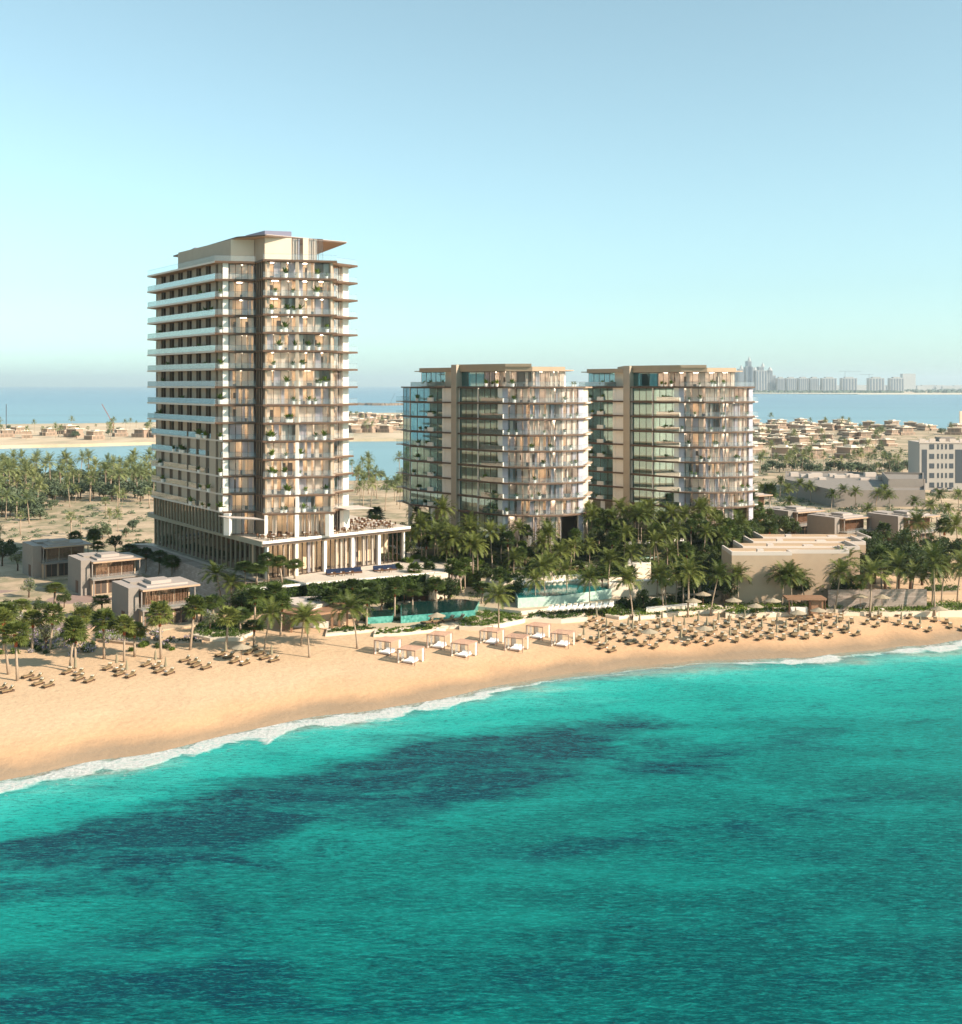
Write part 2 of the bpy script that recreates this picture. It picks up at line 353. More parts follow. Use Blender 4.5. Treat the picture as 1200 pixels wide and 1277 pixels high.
sw = t.math('MULTIPLY', t.math('SUBTRACT', t.noise(t.pos((.3, 1, 1), .12), .13, 7, .68, .4), .5), 1.7)  # swell shading, painted into the colour as broad light and dark bands
c = t.mix(t.math('MAXIMUM', sw, 0.0), c, t.mix(1.0, c, 'd0ffff', 'MULTIPLY') if False else '18c4b6'); c = t.mix(t.math('MAXIMUM', t.math('MULTIPLY', sw, -1.0), 0.0), c, '00585e')
# foam
fo = t.math('ADD', d, t.math('MULTIPLY', t.math('SUBTRACT', t.noise(t.pos((.4, 1, 1)), .17, 7, .68, .6), .5), 9.0))
foam = t.math('MULTIPLY', t.math('SUBTRACT', fw, t.math('ABSOLUTE', t.math('SUBTRACT', fo, 2.6))), 1.0, clamp=True)
fn = t.math('MULTIPLY', t.math('SUBTRACT', t.noise(ap, 1.6, 5, .7), .25), 3.2, clamp=True)
foam = t.math('MULTIPLY', foam, t.math('MULTIPLY_ADD', fn, .6, .4))
lace = t.math('MULTIPLY', t.math('MULTIPLY', t.math('SUBTRACT', t.noise(ap, .9, 6, .75, .8), .57), 7, clamp=True), t.math('SUBTRACT', 1.0, t.math('DIVIDE', t.math('ABSOLUTE', t.math('SUBTRACT', d, 4)), 6), clamp=True))
wash = t.math('MULTIPLY', t.math('MULTIPLY', t.math('SUBTRACT', 1.0, t.math('DIVIDE', t.math('ABSOLUTE', t.math('SUBTRACT', fo, .2)), 3.4), clamp=True), fn), t.math('MULTIPLY', fw, .28), clamp=True)
foam = t.math('MAXIMUM', foam, wash)
foam = t.math('MAXIMUM', foam, t.math('MULTIPLY', lace, t.math('MULTIPLY', fw, .35), clamp=True))
c = t.mix(foam, c, 'f2f0ea')
hgt = t.math('ADD', rip, t.math('MULTIPLY', rip2, .35))
sh_w = t.bsdf(c, t.math('MULTIPLY_ADD', foam, .5, .22), t.bump(t.math('ADD', hgt, t.math('MULTIPLY', foam, .6)), 1.0, .8), .015)
trn = t.n('ShaderNodeBsdfTransparent'); mx = t.n('ShaderNodeMixShader')
edge = t.math('ADD', t.math('DIVIDE', t.math('ADD', d, t.math('MULTIPLY', t.math('SUBTRACT', t.noise(ap, .2, 3), .5), 3)), 7.0, clamp=True), foam, clamp=True)
t.l(edge, mx.inputs[0]); t.l(trn.outputs[0], mx.inputs[1]); t.l(sh_w, mx.inputs[2]); M['sea'] = t.done(mx.outputs[0])
# open sea / lagoon
t = NT('open_sea'); ap = t.pos((.2, 1, 1)); n = t.noise(t.pos((.15, 1, 1), .1), .006, 5, .6)
se = t.n('ShaderNodeSeparateXYZ'); g = t.n('ShaderNodeNewGeometry'); t.l(g.outputs['Position'], se.inputs[0])
c = t.mix(t.math('DIVIDE', t.math('SUBTRACT', se.outputs[1], 600), 2500, clamp=True), '7a9ca2', '6c8e9e')
c = t.mix(t.math('MULTIPLY', t.math('SUBTRACT', n, .45), 3, clamp=True), c, t.mix(1.0, c, .72, 'MULTIPLY'))
M['open_sea'] = t.done(t.bsdf(c, .35, t.bump(t.noise(t.pos((.4, 1, 1)), .5, 4), .35, .5), .3))
# ------------------------------------------------------------------ ground and water
def grid(name, xs, rows, fn, mat, attrs=None, kind='structure'):
    vs = []; A = {k: [] for k in (attrs or {})}
    for x in xs:
        for r in rows:
            p = fn(x, r); vs.append(p)
            for k in A: A[k].append(attrs[k](*p))
    n = len(rows); fs = [(i * n + j, (i + 1) * n + j, (i + 1) * n + j + 1, i * n + j + 1) for i in range(len(xs) - 1) for j in range(n - 1)]
    me = bpy.data.meshes.new(name); me.from_pydata(vs, [], fs); me.materials.append(mat)
    me.polygons.foreach_set('use_smooth', [True] * len(fs))
    for k, a in A.items():
        at = me.attributes.new(k, 'FLOAT', 'POINT'); at.data.foreach_set('value', a)
    o = bpy.data.objects.new(name, me); col.objects.link(o); o['kind'] = kind; return o
def frange(a, b, s):
    r = []; x = a
    while x < b - 1e-6: r.append(x); x += s
    return r
xs = frange(-600, -130, 20) + frange(-130, 150, 1.6) + frange(150, 901, 15)
rows_t = [-14, -8, -5, -3, -2, -1, 0, 1, 2, 3, 4.5, 6, 8, 10, 13] + frange(16, 140, 2.0)
rows = [('t', v) for v in rows_t] + [('b', v / 30) for v in range(1, 31)]
def gfn(x, r):
    y0 = ys(x)
    if r[0] == 't': y = y0 + r[1]
    else:
        yb = interp(YB, x); y = y0 + 138 + (max(yb, y0 + 160) - y0 - 138) * r[1] ** 1.4
        if r[1] == 1: return (x, y, -1.2)
    return (x, y, h(x, y))
def garden(x, y, z):
    px = 600 + 1400 * x / y
    g = smooth(205, 210, y - .0 * x) * (1 - smooth(300, 320, y)) * smooth(-30, -22, x) * (1 - smooth(40, 46, x - .4 * (y - 214)))
    g = max(g, smooth(440, 460, y) * smooth(-60, -90, x) * .8 if False else 0)
    return g
ground = grid('ground', xs, rows, gfn, M['sand'], {'shore': lambda x, y, z: y - ys(x), 'garden': garden})
WEED = []
for px, py, rx, ry, a in [(230, 1040, 16, 5, .9), (650, 932, 16, 5, .7), (480, 972, 14, 6, .6), (150, 1045, 14, 6, 1.0), (60, 1095, 14, 5, .7), (300, 1010, 13, 5, .9), (400, 985, 15, 5.5, 1.0), (520, 955, 15, 7, 1.0), (620, 965, 14, 6, .8), (700, 918, 15, 6, .9), (560, 1000, 14, 5, .6), (930, 935, 13, 4, .75), (850, 955, 10, 3, .5),
                          (250, 1090, 14, 4, .6), (120, 1180, 12, 4, .5), (430, 1170, 16, 4, .35), (60, 1240, 14, 4, .8), (300, 1240, 14, 4, .5), (900, 1030, 25, 5, .3), (1100, 1000, 25, 5, .25), (700, 1060, 20, 5, .3), (600, 1240, 16, 3, .35), (1000, 1200, 14, 3, .2)]:
    x, y = G(px, py); WEED.append((x, y, rx, ry, a))
def weed(x, y, z):
    return min(1.1, sum(a * math.exp(-((x - cx + .0 * (y - cy)) / rx) ** 2 - ((y - cy - .35 * (x - cx)) / ry) ** 2) for cx, cy, rx, ry, a in WEED))
FW = [(-60, 1.8), (-45, 2.6), (-36, 3.6), (-31, 1.8), (-28, 4.2), (-22, 1.9), (-14, 2.7), (-4, 2.8), (3, 1.3), (12, .35), (25, .5), (38, .6), (46, 1.6), (56, 1.9), (61, .8), (68, .7), (74, 2.2), (86, 3.0), (120, 1.5)]
near_rows = [2.5, 1, 0, -1, -2, -3, -4, -5, -6.5, -8, -10] + [-v for v in frange(12, 130, 2)] + [-150, -180]
grid('sea', frange(-200, -110, 10) + frange(-110, 130, 1.6) + frange(130, 260, 10), near_rows[::-1], lambda x, r: (x, ys(x) + r, 0.0 if r > -140 else -.05), M['sea'],
     {'shore': lambda x, y, z: y - ys(x), 'weed': weed, 'foamw': lambda x, y, z: interp(FW, x) * (1 + .25 * math.sin(x * .9) + .2 * math.sin(x * 2.3))})
mb = MB(); mb.quad((-30000, -3000, -.35), (30000, -3000, -.35), (30000, 30000, -.35), (-30000, 30000, -.35)); mb.build('open_sea', M['open_sea'], kind='structure')
mb = MB()
def gp(lst, z): return [G(a, b, z) for a, b in lst]
far = [W(-250, 1240), W(0, 1235), W(100, 1260), W(190, 1300), W(300, 1500), W(440, 1720), W(520, 1750), W(700, 1600), W(850, 1420), W(960, 1240)]
nr = [W(960, 1100), W(800, 900), W(700, 880), W(505, 905), W(440, 900), W(330, 880), W(190, 850), W(100, 822), W(0, 800), W(-250, 780)]
mb.prism(nr[::-1] + far[::-1] if False else [p for p in (far + nr)][::-1], -1, 1.9); sp = mb.build('spit', M['far_sand'], kind='structure')
mb = MB(); k = [W(-300, 2450), W(0, 2400), W(300, 2500), W(540, 2520), W(540, 2560), W(300, 2540), W(0, 2440), W(-300, 2490)]
random.seed(5)
mb = MB()
for i in range(260):
    q = i / 260; x, y = W(425 + 100 * q, 2500 + 20 * math.sin(q * 9)); r = random.uniform(5, 9)
    mb.cone((x, y + random.uniform(-6, 6)), r, r * .4, -1, random.uniform(2.5, 5), 6)
tag(mb.build('breakwater', M['dark_taupe']), 'long dark rock breakwater in the sea between the tower and middle block', 'breakwater')
# far coast
mb = MB(); mb.prism([W(880, 5900), W(1080, 5350), W(1400, 5200), (20000, 6000), (20000, 29900), W(980, 29900), W(900, 9000)], -1, 2.2); mb.build('far_coast', M['far_sand'], kind='structure')
mb = MB(); mb.prism([W(890, 5750), W(1070, 5280), W(1400, 5120), W(1400, 5400), W(1080, 5560), W(890, 6200)], -1, 3.0); mb.build('far_beach', M['white_sand'], kind='structure')
mb = MB(); mb.prism([W(1130, 7600), W(1400, 7000), W(1400, 8200), W(1130, 8400)], -1, 3.2); mb.build('far_sandbank', M['white_sand'], kind='structure')
# ------------------------------------------------------------------ apartment facades
rng = random.Random(11)
def seg_pt(Pp, Q, s, o=0):
    L = math.hypot(Q[0] - Pp[0], Q[1] - Pp[1]); dx, dy = (Q[0] - Pp[0]) / L, (Q[1] - Pp[1]) / L
    return (Pp[0] + dx * s + dy * o, Pp[1] + dy * s - dx * o)
def window(root, Pp, Q, z0, z1, npan, glass='glass', frame='bronze', curtains=.85, depth=.12, cmat=('curtain', 'curtain_grey'), name='window'):
    L = math.hypot(Q[0] - Pp[0], Q[1] - Pp[1])
    g = MB(); g.wall(Pp, Q, z0 + .06, z1 - .06, -.03, 0, 0, .05, L - .05); w = g.build(name, M[glass], root)
    f = MB()
    for i in range(npan + 1):
        s = L * i / npan; a = max(0, s - .045); b = min(L, s + .045); f.wall(Pp, Q, z0, z1, -.08, depth * .5, 0, a, b)
    f.wall(Pp, Q, z1 - .12, z1 + .0, -.07, depth * .45, 0, .05, L - .05); f.wall(Pp, Q, z0, z0 + .08, -.07, depth * .45, 0, .05, L - .05)
    f.build('frame', M[frame], w)
    c = MB(); any_ = False
    for i in range(npan):
        if rng.random() < curtains:
            any_ = True; s0 = L * i / npan + .1; s1 = L * (i + rng.choice((.55, .8, 1))) / npan - .05; m = rng.choice((0, 0, 1))
            k = max(2, int((s1 - s0) / .22))
            for j in range(k):
                a = s0 + (s1 - s0) * j / k; b = s0 + (s1 - s0) * (j + 1) / k
                c.wall(Pp, Q, z0 + .08, z1 - .1, -.34 - (.06 if j % 2 else 0), -.31 - (.06 if j % 2 else 0), m, a, b)
    if any_: c.build('curtain', [M[cmat[0]], M[cmat[1]]], w)
    return w
def rooms(root, segs, z0, z1, depth=4.5, pale=False, skip=(), lamps=True):
    mb = MB()
    for Pp, Q, nb in segs:
        L = math.hypot(Q[0] - Pp[0], Q[1] - Pp[1])
        mb.wall(Pp, Q, z0, z1, -depth - .1, -depth, 0)
        for i in range(nb + 1):
            if i in skip: continue
            s = min(L - .1, max(.1, L * i / nb)); mb.wall(Pp, Q, z0, z1, -depth + .01, -.5, 1, s - .08, s + .08)
        x = .6
        while x < L - 1.5:      # furniture and pictures
            r = rng.random()
            if r < .45: mb.wall(Pp, Q, z0, z0 + rng.uniform(.4, .8), -2.6, -1.7, 2, x, x + rng.uniform(.7, 1.3))
            elif r < .6: mb.wall(Pp, Q, z0 + 1.1, z0 + 2.2, -depth + .01, -depth + .05, 2, x, x + .8)
            elif r < .75: mb.wall(Pp, Q, z0, z0 + 2.4, -depth + .01, -depth + .3, 2, x, x + .9)
            x += rng.uniform(1.2, 2.6)
    if lamps:
        for Pp, Q, nb in segs:
            L = math.dist(Pp, Q)
            for q_ in range(nb):
              if rng.random() < .9: s = L * (q_ + rng.uniform(.4, .6)) / nb; lm = MB(); lm.wall(Pp, Q, z1 - .12, z1 - .04, -depth * .5 - .35, -depth * .5 + .35, 0, s - .6, s + .6); lm.build('ceiling_lamp', M['lamp'], root)
    mb.build('room_interior', [M['interior2' if pale else 'interior'], M['interior2'], M['furn']], root)
def railing(root, pts, z, mat='railing', hh=1.05, inset=.0):
    mb = MB()
    for a, b in zip(pts, pts[1:]):
        L = math.hypot(a[0] - b[0], a[1] - b[1])
        if L < .3: continue
        mb.wall(a, b, z + .02, z + hh, -.06, -.03, 0, .02, L - .02); mb.wall(a, b, z + hh, z + hh + .03, -.06, -.03, 1, .02, L - .02)
    return mb.build('balcony_railing', [M[mat], M['slab_edge' if mat == 'railing_l' else 'grey_metal']], root)
# plant prototypes for balconies
def balcony_plant():
    o = thing('potted_plant', 'potted plant', 'potted plant', (0, 0, 0), 0, None, True)
    mb = MB(); mb.cone((0, 0), .26, .34, 0, .55, 8); mb.build('pot', M['pot'], o)
    mb = MB(); r = random.Random(3)
    for i in range(26):
        a = r.uniform(0, 6.28); el = r.uniform(.35, 1.4); L = r.uniform(.6, 1.25); w = .13
        d = Vector((math.cos(a) * math.cos(el), math.sin(a) * math.cos(el), math.sin(el))); s = Vector((-math.sin(a), math.cos(a), 0)) * w
        b = Vector((0, 0, .5)); m1_ = b + d * L * .6; e = b + d * L + Vector((0, 0, -.12))
        mb.add([b, m1_ - s, e, m1_ + s], [(0, 1, 2, 3)])
    mb.build('foliage', M['leaf_bed'], o); return o
bplant = balcony_plant()
# ------------------------------------------------------------------ tall tower
tower = thing('apartment_tower', 'tall beige residential tower of fifteen balcony decks standing on a glazed podium', 'building', (-45, 235, 8))
ZS = [69.2 - 3.5 * i for i in range(15)]
upper = [W(184, 249), W(268, 219.0), W(319, 220.3), W(328, 216.0), W(420, 218.9), W(420.5, 222.8), W(446, 227.6), (-47, 262), (-68, 268)]
lower = [W(189, 252), W(278, 219.8), W(319, 220.5), W(328, 216.2), W(418, 219.0), W(418.5, 223.2), W(441, 228.1), (-47, 262), (-68, 267)]
LF = (W(194, 252.5), W(272, 221.5))          # left facade
FA = (W(286, 221), W(317, 221.8)); FN = (W(318.5, 221.8), W(330.5, 217.3)); FB = (W(332, 217), W(413, 220)); FC = (W(415, 224.2), W(430, 228.8))
LAB = ['top'] + [od(i) for i in range(2, 16)]
for i in range(15):
    z = ZS[i]; poly = upper if i < 10 else lower
    mb = MB(); n = len(poly)
    mb.prism(poly, z - .32, z, 1)
    for k in range(6):
        a, b = poly[k], poly[k + 1]; L = math.hypot(a[0] - b[0], a[1] - b[1]); mb.wall(a, b, z - .34, z + .03, .003, .06, 0 if k == 0 else 2, 0, L)
    mb.build('balcony_slab', [M['slab_edge'], M['soffit'], M['slab_bronze'], M['roof_white']], tower)
    railing(tower, [poly[0], poly[1]], z + .03, 'railing' if i < 1 else 'railing_l')
    railing(tower, poly[1:3] + [], z + .03); railing(tower, poly[3:5], z + .03); railing(tower, poly[5:7], z + .03)
for i in range(14):
    zt = ZS[i] - .32; zb = ZS[i + 1] + .03
    lowf = i >= 10
    # left facade: recessed doors between beige fins
    a, b = LF; L = math.hypot(a[0] - b[0], a[1] - b[1]); nb = 7
    mb = MB()
    for k in range(nb):
        s0 = L * k / nb; s1 = L * (k + 1) / nb
        dw = 1.45 if not lowf else .55
        mb.wall(a, b, zb, zt, -.3, 0, 0, s0 + dw + .1, s1)
        mb.wall(a, b, zb, zb + 1.05, .003, .05, 0, s0 + dw + .2, s1 - .1)
        mb.wall(a, b, zb, zt, .002, .45, 1, s1 - .12, s1)
        w = MB(); w.wall(a, b, zb, zt, -.28, -.22, 0, s0, s0 + dw + .1); w.wall(a, b, zb, zt, -.2, -.12, 1, s0, s0 + .08); w.wall(a, b, zb, zt, -.2, -.12, 1, s0 + dw * .5, s0 + dw * .5 + .08)
        w.build('balcony_door', [M['glass_brown'], M['bronze']], tower)
    mb.wall(a, b, zb, zt, -.6, -.5, 1)
    mb.build('side_wall', [M['taupe'], M['dark_taupe']], tower)
    # front: piers
    wp('pier', 'taupe', tower, W(272.5, 221), W(277, 221), zb, zt, -.6, 0)
    wp('pier', 'white_stone', tower, W(278, 219.9), W(285, 220.2), zb, zt, -.6, -.05)
    wp('pier', 'white_stone', tower, W(429, 227.2), W(436, 228.6), zb, zt, -.9, -.25)
    mb = MB(); mb.wall(*FN, zb, zt, -.4, 0, 0)
    Ln = math.hypot(FN[0][0] - FN[1][0], FN[0][1] - FN[1][1])
    for k in range(4): mb.wall(*FN, zb, zt, .003, .16, 1, Ln * k / 4 + .2, Ln * k / 4 + .45)
    mb.build('core_wall', [M['dark_taupe'], M['bronze']], tower)
    wp('pier', 'sandstone', tower, W(330.8, 216.6), W(332.6, 216.6), zb, zt, -.5, 0)
    wp('pier', 'taupe', tower, W(412.6, 219.2), W(415, 219.4), zb, zt, -3, 0)
    wp('pier', 'white_stone' if lowf else 'taupe', tower, W(368.5, 217.4), W(372.5, 217.4), zb, zt, -.6, 0)
    wp('pier', 'sandstone', tower, W(414, 223.5), W(416.5, 223.6), zb, zt, -.6, 0)
    window(tower, *FA, zb, zt, 4, cmat=('curtain', 'curtain_grey'))
    LB = math.hypot(FB[0][0] - FB[1][0], FB[0][1] - FB[1][1]); m0 = seg_pt(*FB, LB * .45); m1_ = seg_pt(*FB, LB * .50)
    window(tower, FB[0], m0, zb, zt, 4); window(tower, m1_, FB[1], zb, zt, 4); window(tower, *FC, zb, zt, 2)
    rooms(tower, [(FA[0], FA[1], 1), (FB[0], FB[1], 4), (FC[0], FC[1], 1)], zb, zt, 3.4)
    # partition rail cabinet on the B balcony
    mb = MB(); mb.wall(*FB, zb, zb + 1.0, .4, .8, 0, LB * .43, LB * .52); mb.build('balcony_planter', M['white_stone'], tower)
# core mass behind rooms
mb = MB(); mb.prism([W(214, 256), W(290, 229), W(335, 228), W(380, 230), (-34, 238), (-48, 259), (-64, 264)], 8, ZS[0] - .3, 0); mb.build('core', M['taupe'], tower)
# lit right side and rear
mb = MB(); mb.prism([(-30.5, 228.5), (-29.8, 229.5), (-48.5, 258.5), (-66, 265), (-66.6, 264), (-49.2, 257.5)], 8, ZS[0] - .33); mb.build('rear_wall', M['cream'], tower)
# penthouse
zr = ZS[0]; zc = 74.1
mb = MB(); u = (-.593, .805); v = (.805, .593)
pc = W(288, 224.5); mb.wall((pc[0] + u[0] * 28, pc[1] + u[1] * 28), pc, zr, zc, -.3, 0, 0)
mb.wall(pc, W(317, 225), zr, zc, -.3, 0, 1); mb.wall(W(317.5, 225), W(330, 221.5), zr, zc, -.3, 0, 0); mb.wall(W(330.5, 221.5), W(364, 222.6), zr, zc, -.3, 0, 1)
mb.wall(W(378, 223.0), W(385, 223.3), zr, zc, -.3, .1, 1)
bx = W(232, 250.5); mb.wall(W(222, 252.5), bx, zr, zc, -.3, 0, 2)
mb.prism([(p[0], p[1]) for p in (W(246, 250), W(300, 232), W(395, 232), (-45, 256), (-60, 260))], zr, zc - .1, 1)
mb.build('penthouse_wall', [M['taupe'], M['cream'], M['white_stone']], tower)
window(tower, W(364.5, 222.6), W(377.5, 223.0), zr, zc, 2); window(tower, W(385.5, 223.3), W(403, 224), zr, zc, 3)
ca = [W(216.4, 255), W(295, 222.8), W(331, 219.5), W(432, 231), (-40, 258), (-60, 268)]
mb = MB(); mb.prism(ca, zc, zc + .25, 1); mb.prism([(p[0] * .995, p[1] + .3) for p in ca], zc + .25, zc + .4, 0)
for k in range(3):
    a, b = ca[k], ca[k + 1]; mb.wall(a, b, zc + .02, zc + .3, .003, .05, 2)
mb.build('roof_canopy', [M['roof_white'], M['soffit'], M['slab_bronze']], tower)
mb = MB(); q = W(330.4, 224); r_ = W(363.7, 225.5)
mb.prism([q, r_, (r_[0] + u[0] * 9, r_[1] + u[1] * 9), (q[0] + u[0] * 9, q[1] + u[1] * 9)], zc + .4, zc + 1.7, 0, 1)
mb.build('plant_room', [M['violet'], M['roof_white']], tower); mb = MB()
q = W(243, 250); mb.prism([q, (q[0] + 3, q[1] + 1), (q[0] + 1, q[1] + 5), (q[0] - 2, q[1] + 4)], zc + .4, zc + 1.5, 0, 1)
mb.build('plant_room', [M['violet'], M['roof_white']], tower)
# podium
pc = W(331, 212.5); dF = (.755, .656); PL = 58; PF = 32.5
pL = (pc[0] + u[0] * PL, pc[1] + u[1] * PL); pR = (pc[0] + dF[0] * PF, pc[1] + dF[1] * PF)
bk = (pR[0] + u[0] * 26, pR[1] + u[1] * 26)
def offp(p, a, b): return (p[0] + u[0] * a + dF[0] * b, p[1] + u[1] * a + dF[1] * b)
mb = MB(); rp = [offp(pL, 1.5, -1.2), offp(pc, -1.2, -1.2), offp(pR, -1.2, 1.2), offp(bk, 0, 1.2), offp((pL[0], pL[1]), 1.5, 20)]
mb.prism(rp, 14.6, 15.55, 1, 2)
mb.wall(rp[0], rp[1], 14.55, 15.5, .003, .12, 0); mb.wall(rp[1], rp[2], 14.7, 15.1, .003, .1, 3); mb.wall(rp[1], rp[2], 15.1, 15.6, .003, .1, 4)
mb.build('podium_roof', [M['olive'], M['soffit'], M['terrace_floor'], M['bronze'], M['white_stone']], tower)
def bays(root, A, B, n, z0, z1, glass, npan, frame='bronze', curt=.3, gap=.0, name='window'):
    L = math.hypot(A[0] - B[0], A[1] - B[1])
    for i in range(n): window(root, seg_pt(A, B, L * i / n + gap), seg_pt(A, B, L * (i + 1) / n - gap), z0, z1, npan, glass, frame, curt, .5, name=name)
bays(tower, pL, pc, 13, 8.2, 14.55, 'glass_brown', 2, 'olive', .25, .1, 'podium_window')
bays(tower, pc, pR, 5, 8.35, 14.55, 'glass', 5, 'bronze', .25, .5, 'podium_window')
rooms(tower, [(pL, pc, 13)], 8.2, 14.55, 5, False, (13, 12), False); [rooms(tower, [(seg_pt(pc, pR, PF * k_ / 5), seg_pt(pc, pR, PF * (k_ + 1) / 5), 1)], 8.3, 14.55, 5, False, (0, 1)) for k_ in range(5)]
for i in range(6):
    a = seg_pt(pc, pR, max(.0, PF * i / 5 - .3)); b = seg_pt(pc, pR, min(PF, PF * i / 5 + .3)); mb = MB(); mb.wall(a, b, 8.2, 14.6, -.3, .75, 0)
    mb.build('podium_column', M['white_stone'], tower)
mb = MB(); mb.prism([offp(pc, 6, 9), offp(pR, 6, -6), offp(bk, -2, -2), offp(pL, -2, 10), offp(pL, -4, 5.5), offp(pc, 12, 5.3)], 8, 14.5); mb.build('podium_core', M['interior'], tower)
# storey between podium and tower slabs
uL = (W(193, 254), W(279, 220.3))
bays(tower, uL[0], uL[1], 11, 15.6, ZS[14] - .33, 'glass_brown', 2, 'olive', .1, .05, 'podium_window'); rooms(tower, [(uL[0], uL[1], 8)], 15.6, ZS[14] - .33, 4, lamps=False)
for A, B, n in ((FA[0], FA[1], 1), (FB[0], FB[1], 3), (FC[0], FC[1], 1)): bays(tower, A, B, n, 15.6, ZS[14] - .33, 'glass', 4, 'bronze', .6, .2, 'podium_window')
rooms(tower, [(FA[0], FA[1], 1), (FB[0], FB[1], 3)], 15.6, ZS[14] - .33, 4)
for a, b in ((279, 286), (330, 334), (368, 373), (411, 416), (429, 436)):
    wp('pier', 'white_stone', tower, W(a, interp([(279, 219.6), (330, 216.2), (368, 217), (411, 218.6), (436, 228)], a)), W(b, interp([(279, 219.6), (330, 216.2), (368, 217), (411, 218.6), (436, 228)], b)), 15.56, ZS[14] - .33, -.9, 0)
wp('core_wall', 'dark_taupe', tower, *FN, 15.56, ZS[14] - .33, -.4, 0)
# awning frames over the terrace
for a, b, c_, d_ in ((W(284, 216), W(330, 213), 4.5, 19.3), (W(432, 222), W(466, 224), 6, 20.3)):
    mb = MB(); mb.prism([a, b, (b[0] + u[0] * c_, b[1] + u[1] * c_), (a[0] + u[0] * c_, a[1] + u[1] * c_)], d_, d_ + .15); mb.build('awning', M['roof_white'], tower)
# balcony plants on the tower
cnt = 0
for i in range(14):
    zb = ZS[i + 1] + .05
    spots = []
    for k in range(3): spots.append(('left side', seg_pt(*LF, rng.uniform(1, 37), .9)))
    for k in range(4): spots.append(('front', seg_pt(*FB, rng.uniform(.5, 12), rng.uniform(.4, .7))))
    if i % 2: spots.append(('corner', W(275, 219.8)))
    spots.sort(key=lambda s: 1400 * s[1][0] / s[1][1])
    c2 = {}
    for side, p in spots:
        c2[side] = c2.get(side, 0) + 1
        put(bplant, (p[0], p[1], zb), rng.uniform(0, 6.28), 'potted plant on the tower, %s deck below the top, %s, %s from left' % (od(i + 1), side, od(c2[side])), 'potted plants on the tower balconies', rng.uniform(.8, 1.5))
